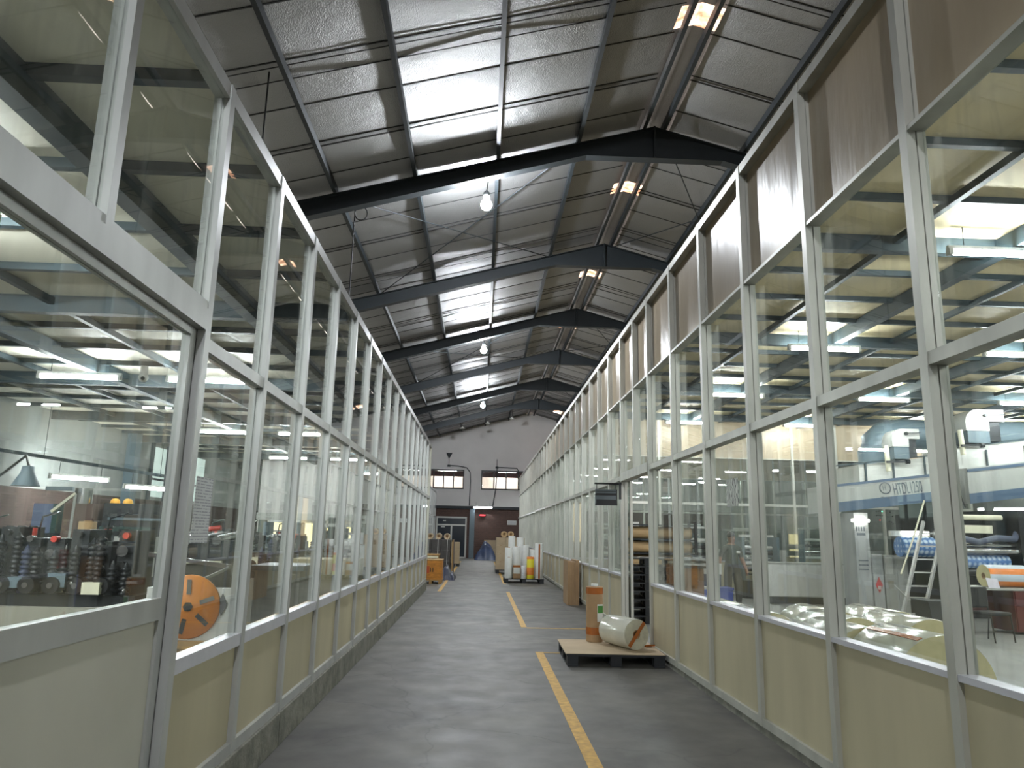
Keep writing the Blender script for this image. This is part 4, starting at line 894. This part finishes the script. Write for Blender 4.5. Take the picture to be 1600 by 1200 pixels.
# small machines by the glass and beyond the cross partition
def slit_machine(label, x, y, h, seed, w=1.0):
    rnd = random.Random(seed); t = thing('slitting_machine', label, 'machine', (x, y, 0))
    box('base', DARKM, t, -w/2, w/2, -.4, .4, 0, .5)
    for s in (-1, 1): box('side_frame', GREEND if seed % 2 else TEALG, t, s*w/2-.04, s*w/2+.04, -.35, .35, .5, h)
    for k in range(6):
        z = .65+k*(h-.8)/6; MB().cyl((-w/2, rnd.uniform(-.25, .25), z), (w/2, rnd.uniform(-.25, .25)*0, z), rnd.uniform(.03, .07), 14).build('roller', [CHROME, RUBBER, WHITEP][k % 3], t)
    box('control_box', PALEM, t, w/2+.05, w/2+.25, -.3, -.05, .9, 1.35); box('top_bar', WHITEM, t, -w/2, w/2, -.05, .05, h, h+.06)
for i, (x, y, h) in enumerate(((4.2, 20.6, 1.8), (5.9, 20.9, 1.9), (8.0, 21.5, 1.7), (4.4, 25.5, 2.0), (6.6, 25.0, 1.8), (9.0, 26.0, 1.9), (11.5, 25.5, 2.0), (5.0, 29, 1.9), (8.0, 28.6, 2.1), (10.4, 29, 2.0))):
    slit_machine('dark roller slitting machine deep in the machine room, %s counted by distance' % ORD[i], x, y, h, i)
t = thing('doorway_glow', 'warm lit window seen far back behind the right partition', 'window', (3.2, 27.8, 1.4)); box('pane', emis('warm_pane', (1, .72, .42), 1.2), t, 0, .6, 0, .02, 0, 1.4); box('frame', WOOD, t, -.05, .65, .02, .06, -1.4, 1.45)

# ================================================================ LEFT ROOM
def press(label, loc, rz, n, L, seed):
    """label printing press: cabinets, print towers with rollers, table"""
    rnd = random.Random(seed); t = thing('printing_press', label, 'press', loc, rz)
    box('base', mat('press_base', (146, 142, 130), .5, noise=.06), t, 0, L, -.35, .45, 0, .80); box('bed', DARKM, t, 0, L, -.3, .4, .80, .92)
    for k in range(n):
        x = .3 + k*(L-.5)/(n-1 if n > 1 else 1)
        tw = box('print_tower', DARKM, t, x-.09, x+.09, -.18, .3, .92, rnd.uniform(1.45, 1.62))
        for j in range(3): MB().cyl((-.02, -.30, -.2+j*.16), (-.02, .25, -.2+j*.16), rnd.uniform(.04, .075), 14).build('ink_roller', [RUBBER, CHROME, DARKM][(j+k) % 3], tw)
        MB().cyl((0, -.30, .28), (0, -.22, .28), .035, 10).build('knob', [RUBBER, CHROME, REDP][k % 3], tw)
        d = MB().cyl((x-.12, -.42, 1.02), (x-.12, -.30, 1.02), .085, 18).build('hand_wheel', RUBBER, t); MB().cyl((x-.12, -.44, 1.02), (x-.12, -.42, 1.02), .03, 10).build('hub', CHROME, d)
        box('guide_plate', CREAM if k % 2 else CHROME, t, x+.1, x+.22, -.33, -.2, 1.0+.05*rnd.random(), 1.03+.05*rnd.random())
    for k in range(n*2):          # ribbed ink spindles and bright knobs standing along the bed
        x = .12 + k*(L-.25)/(2*n-1); y = rnd.uniform(-.34, -.2); h = rnd.uniform(.3, .62); pr_ = [(0, 0)]
        for j in range(int(h/.05)): pr_ += [(.028, j*.05), (.05, j*.05+.01), (.05, j*.05+.03), (.028, j*.05+.04)]
        pr_ += [(.02, h), (0, h+.03)]
        sp = MB().lathe(pr_, (x, y, .92), n=12).build('ink_spindle', [DARKM, RUBBER, DARKM, CHROME, DARKM, mat('dull_red', (120, 44, 40)), NAVY, RUBBER][rnd.randrange(8)], t)
        if k % 2: MB().ball((x+.05, y-.1, .95+rnd.random()*.12), .022, 10, 6).build('bright_knob', CHROME, sp)
        if k % 3 == 0: MB().box(x-.08, x+.1, y-.14, y-.04, .94+.1*rnd.random(), 1.06+.1*rnd.random()).build('small_box', [WHITEM, CREAM, TEALG][rnd.randrange(3)], sp)
    for k in range(3): MB().tube([(L*(.15+.3*k), .2, 1.5), (L*(.15+.3*k)+.03, .2, 1.72), (L*(.15+.3*k)+.22, .2, 1.78)], .012, 6).build('web_arm', [GREEND, CHROME, DARKM][k], t)
    box('web_table', mat('pale_board', (198, 204, 200), .4), t, -.05, L*.62, -.05, .5, 1.465, 1.485)
    return t
p1 = press('long dark label printing press just behind the sliding door glass', (-6.1, 8.45, 0), 0, 9, 2.5, 1)
t = thing('slanted_table', 'pale slanted table board at the end of the near press', 'board', (-4.4, 9.4, 0)); MB().bar((-.55, 0, 1.46), (.48, -.1, 1.29), .5, .02).build('board', CREAM, t)
for x in (-.45, .35): MB().cyl((x, 0, 0), (x, 0, 1.40 if x < 0 else 1.28), .025, 8).build('leg', DARKM, t)
upright_roll('kraft_core', 'kraft paper roll standing on the slanted board', (-4.8, 9.35, 1.472), .1, .2, KRAFT)
for k, (x, m, n_) in enumerate(((-5.22, PALEM, 'white'), (-5.1, mat('pink_red', (190, 84, 70)), 'pink red'), (-4.97, REDP, 'bright red'))):
    t = thing('ink_can', n_+' ink can on the near press table, %s of three' % ORD[k], 'can', (x, 8.55, 1.4855), group='ink cans on the press'); MB().lathe([(0, 0), (.04, 0), (.04, .12), (0, .12)], n=16).build('body', m, t); MB().lathe([(.042, .11), (.042, .13), (0, .13)], n=16).build('lid', DARKM, t)
for k, (x, y, m, m2, nm) in enumerate(((-4.55, 9.35, REDP, RUBBER, 'red ribbed'), (-4.33, 9.3, mat('pale_pink', (170, 130, 120)), DARKM, 'pale pink'), (-4.18, 9.5, mat('cream_disc', (190, 176, 140)), mat('brown_disc', (100, 76, 60)), 'cream and brown'), (-4.06, 9.35, mat('dull_red', (120, 44, 40)), NAVY, 'dark red'))):
    t = thing('disc_stack', nm+' stack of discs on the slanted board', 'disc stack', (x, y, 1.405-.165*(x+4.45)), group='disc stacks on the slanted board')
    for j in range(6): MB().lathe([(0, 0), (.045+.012*(j % 2), 0), (.045+.012*(j % 2), .03), (0, .03)], (0, 0, j*.036), n=16).build('disc', (m, m2)[j % 2], t)
t = thing('cone_lamp', 'grey conical work lamp on an arm above the near press', 'lamp', (-5.1, 8.5, 2.05)); MB().lathe([(.145, 0), (.07, .15), (.06, .22), (.0, .23)], n=24).build('shade', TEALG, t); MB().tube([(0, 0, .23), (-.1, .1, .35), (-.45, .2, .1), (-.6, .3, -.1)], .015).build('arm', DARKM, t); MB().lathe([(.13, .004), (0, .004)], n=24).build('diffuser', WHITEM, t)
MB().tube([(-.6, .3, -.1), (-.62, .3, -.56)], .018).build('post', DARKM, t)
t = thing('lamp_bar', 'dark steel bar on wires carrying two work lights along the brick wall', 'bar', (-8.6, 17.2, 2.9)); MB().bar((-1.3, -1.8, .2), (1.3, 1.8, -.12), .05, .07).build('bar', STEEL, t)
for q in (.2, .8): MB().cyl((-1.3+2.6*q, -1.8+3.6*q, .2-.32*q), (-1.3+2.6*q, -1.8+3.6*q, 1.25), .007, 6).build('wire', STEEL, t)
put_batten(-8.91, 16.77, 2.64, .945, 'work light hanging from the steel bar, the one nearer the cone lamp', 'work lights on the bar'); put_batten(-7.95, 18.1, 2.525, .945, 'work light hanging from the far end of the steel bar', 'work lights on the bar')
t = thing('dome_cabinet', 'dark machine cabinet topped by two amber domes', 'machine', (-5.95, 12, 0))
box('body', DARKM, t, 0, .75, 0, .6, 0, 1.98); box('green_edge', GREEND, t, -.02, .77, -.02, 0, 1.55, 1.62); box('pale_line', TEALG, t, .1, 1.0, -.04, -.02, 1.72, 1.76)
for x in (.12, .32): MB().lathe([(.075, 0), (.07, .04), (.045, .07), (0, .08)], (x, .1, 1.98), n=16).build('amber_dome', YELB, t)
t = thing('silver_cylinder_unit', 'ribbed silver cylinder on a brown stand beside the amber domes', 'machine', (-6.28, 12, 0)); MB().cyl((0, 0, 1.96), (0, 0, 2.2), .13, 20).build('cylinder', CHROME, t); box('stand', mat('brown_stand', (96, 76, 68)), t, -.2, .25, -.15, .15, 0, 1.96)
t = thing('blue_grey_unit', 'blue grey machine housing in front of the brick wall', 'machine', (-6.85, 12.2, 0)); box('housing', mat('slate_blue', (98, 108, 134), .4), t, -.18, .12, -.2, .2, 1.5, 1.95); box('side', GREEND, t, .12, .2, -.2, .2, 1.3, 1.95); box('base', DARKM, t, -.25, .25, -.25, .25, 0, 1.5)
t = thing('arm_crane', 'pale jointed arm on a post behind the near press', 'arm', (-6.22, 11.6, 0)); MB().tube([(0, 0, 0), (.02, 0, 2.1)], .02).build('post', PALEM, t); MB().bar((.02, 0, 2.1), (-.3, 0, 1.82), .04).build('arm', CREAM, t); box('cross_head', TEALG, t, -.42, -.02, -.03, .03, 2.14, 2.2)
press('second label printing press along the brick wall', (-9.0, 13.2, 0), .1, 6, 3.4, 5)
press('third label printing press parallel to the partition', (-5.0, 13.2, 0), .3, 6, 1.9, 8)
press('fourth label printing press deep in the press room', (-6.9, 16.8, 0), 0, 7, 3.6, 11)
press('fifth label printing press at the back of the press room', (-8.5, 20.6, 0), 0, 8, 4.4, 15)
t = thing('white_console', 'white machine console behind the disc stacks', 'console', (-5.35, 11.2, 0)); box('body', WHITEM, t, 0, .5, 0, .4, .9, 1.48); box('stand', DARKM, t, .05, .45, .05, .35, 0, .9); box('lever', DARKM, t, -.1, .25, -.05, 0, 1.35, 1.40)
# orange reel flange on white board
t = thing('reel_carton', 'white board carton with big orange slotted disc inside the first left window', 'carton', (-2.35, 6.5, .722), .05)
box('board', WHITEP, t, -.42, .28, 0, .1, 0, .42); d = MB().lathe([(0, -.02), (.252, -.02), (.26, -.005), (.25, .0)], (-.07, 0, .27), 'Y', 48).build('orange_disc', ORANGE, t)
for k, a in enumerate((.35, 1.6, 2.9, -.7, -1.75)):
    cx, cz = -.07+.16*math.cos(a), .27+.16*math.sin(a); MB().bar((cx-.06*math.cos(a), -.024, cz-.06*math.sin(a)), (cx+.06*math.cos(a), -.024, cz+.06*math.sin(a)), .035, .008, up=(0, 1, 0)).build('slot', CHROME if k in (1, 0) else DARKM, d)
MB().prism([(-.07+.04*math.cos(2*PI*k/6), .27+.04*math.sin(2*PI*k/6)) for k in range(6)], -.03, -.02, 'XZ').build('hub', DARKM, d)
MB().prism([(.2, .2), (.24, .29), (.2, .38), (.16, .29)], -.012, 0, 'XZ').build('diamond_print', mat('dark_print', (96, 96, 98)), t)
t = thing('reel_pallet', 'wooden trestle under the white board carton with orange disc', 'trestle', (-2.4, 6.55, 0)); box('top', WOOD, t, -.45, .35, -.1, .3, .66, .72)
for x in (-.4, .25):
    for y in (-.05, .22): box('leg', WOOD, t, x, x+.06, y, y+.06, 0, .66)
t = thing('shaft_stand', 'steel shaft bracket holding stretched film above the orange disc', 'bracket', (-2.75, 7.6, 0)); MB().bar((-.6, .2, 1.36), (.32, -.1, 1.27), .04).build('shaft', CHROME, t); MB().bar((.32, -.1, 1.27), (0, -.4, 1.08), .025).build('brace', CHROME, t); MB().bar((.32, -.1, 1.27), (.42, -.2, 1.0), .025).build('brace', CHROME, t); box('stand', DARKM, t, -.5, -.35, .1, .3, 0, 1.35)
t = thing('dark_unwinder', 'dark unwinding machine with red handle behind the first left window', 'machine', (-2.95, 8.8, 0)); box('body', DARKM, t, -.4, .2, -.3, .3, 0, 1.5)
for k in range(4): MB().cyl((-.45+k*.16, -.35, 1.5), (-.45+k*.16, .3, 1.55), .05, 12).build('roller', [RUBBER, CHROME][k % 2], t)
MB().cyl((-.1, -.3, 1.62), (.05, -.3, 1.64), .03, 10).build('red_handle', REDP, t); box('pale_plate', CREAM, t, -.35, .1, -.36, -.3, 1.25, 1.28)
# grey cabinets with film rolls and beige board box
t = thing('grey_cabinet', 'weathered grey machine cabinet inside the second left window', 'cabinet', (-2.75, 9.7, 0)); box('body', mat('weathered_grey', (150, 146, 134), .6, noise=.15, nscale=3), t, .0, .55, -.3, .5, .28, 1.14); box('plinth', DARKM, t, .02, .53, -.28, .48, 0, .28)
MB().cyl((.44, -.32, .3), (.44, -.32, 1.1), .07, 16).build('column', mat('weathered_grey', (150, 146, 134)), t); box('tray', TEALG, t, -.05, .6, -.35, .55, 1.14, 1.2)
t = thing('beige_board_box', 'large beige board box with a round hole inside the left glazing', 'box', (-2.75, 11.0, 0))
bx = MB(); r = .075; hc = (.3, .9); N = 24; W0, W1, Z0, Z1 = 0, .95, 0, 1.22
ring = [(hc[0]+r*math.cos(2*PI*k/N), hc[1]+r*math.sin(2*PI*k/N)) for k in range(N)]
def edge(a):
    c, s = math.cos(a), math.sin(a); tx = ((W1-hc[0])/c if c > 1e-6 else (W0-hc[0])/c if c < -1e-6 else 1e9); tz = ((Z1-hc[1])/s if s > 1e-6 else (Z0-hc[1])/s if s < -1e-6 else 1e9); q = min(tx, tz); return (hc[0]+c*q, hc[1]+s*q)
angs = sorted([2*PI*k/N for k in range(N)] + [math.atan2(z-hc[1], x-hc[0]) % (2*PI) for x in (W0, W1) for z in (Z0, Z1)])
vs = []
for a in angs: e = edge(a); vs += [(hc[0]+r*math.cos(a), 0, hc[1]+r*math.sin(a)), (e[0], 0, e[1])]
n = len(angs); bx.add(vs, [(2*i, 2*i+1, 2*((i+1) % n)+1, 2*((i+1) % n)) for i in range(n)])
bx.build('front_board', mat('beige_board', (196, 184, 150), .7, noise=.05), t)
box('side_board', MATS['beige_board'], t, .935, .95, .001, .8, 0, 1.22); box('side_board', MATS['beige_board'], t, 0, .015, .001, .8, 0, 1.22); box('top_board', MATS['beige_board'], t, .015, .935, .001, .8, 1.2, 1.22); box('back_board', CARD, t, .015, .935, .78, .8, 0, 1.2)
t = thing('white_drum_rack', 'white topped side table behind the beige board box', 'table', (-2.6, 13.2, 0)); box('top', WHITEM, t, 0, .8, 0, .6, .95, 1.0)
for x in (0, .74):
    for y in (0, .54): box('leg', STEEL, t, x, x+.06, y, y+.06, 0, .95)
for i, (x, y, h) in enumerate(((-2.7, 14.6, 1.7), (-2.8, 16.4, 1.9), (-2.6, 18.3, 1.8), (-2.7, 20.2, 1.9), (-5.0, 19.3, 1.8), (-6.5, 24, 1.9), (-5.2, 27, 1.7))):
    slit_machine('roller machine standing along the press room side of the left glazing, %s counted by distance' % ORD[i], x, y, h, 30+i, .8)
# lit room at the back of the press room
t = thing('lit_office', 'yellow lit office windows at the far end of the press room', 'office', (-8.2, 27.5, 0))
box('wall', WHITEW, t, 0, 3.6, .3, .4, 0, 4.2); box('lower_wall', WHITEW, t, 0, 3.6, .1, .3, 0, 1.0)
for k in range(3): box('window_pane', emis('yellow_pane', (1, .86, .45), 2.2), t, .3+k*1.1, 1.25+k*1.1, .26, .3, 1.0, 1.85); box('window_frame', TEALG, t, 1.25+k*1.1, 1.4+k*1.1, .2, .3, 1.0, 2.1)
box('header', WHITEM, t, 0, 3.6, .1, .3, 1.95, 2.2)
# security camera on the ceiling beam
t = thing('security_camera', 'small white dome security camera on the press room ceiling beam', 'camera', (-5.45, 11.706, 3.96)); MB().ball((0, 0, 0), .075, 16, 10).build('dome', WHITEM, t); MB().cyl((0, 0, .05), (0, 0, .185), .06, 14).build('mount', WHITEM, t); MB().cyl((0.02, -.06, -.02), (.03, -.085, -.03), .03, 12).build('lens', BLACK, t)

# loose cables hanging from the roof
def hang_cable(label, x, y, z0, z1, hook):
    t = thing('hanging_cable', label, 'cable', (x, y, z0)); MB().cyl((0, 0, 0), (0, 0, z1-z0), .012, 6).build('cable', BLACK, t)
    if hook: MB().tube([(.12*math.cos(a)+.12, 0, z1-z0-.2+.14*math.sin(a)) for a in [2*PI*k/14 for k in range(15)]], .012, 6).build('loop', BLACK, t)
hang_cable('thin black cable hanging straight down over the left partition', -3.2, 9.5, 4.3, roof_z(-3.2, .15), False)
hang_cable('thin black cable with a loop hanging from the first portal beam', -2.6, 13.32, 4.3, roof_z(-2.6, -.2), True)
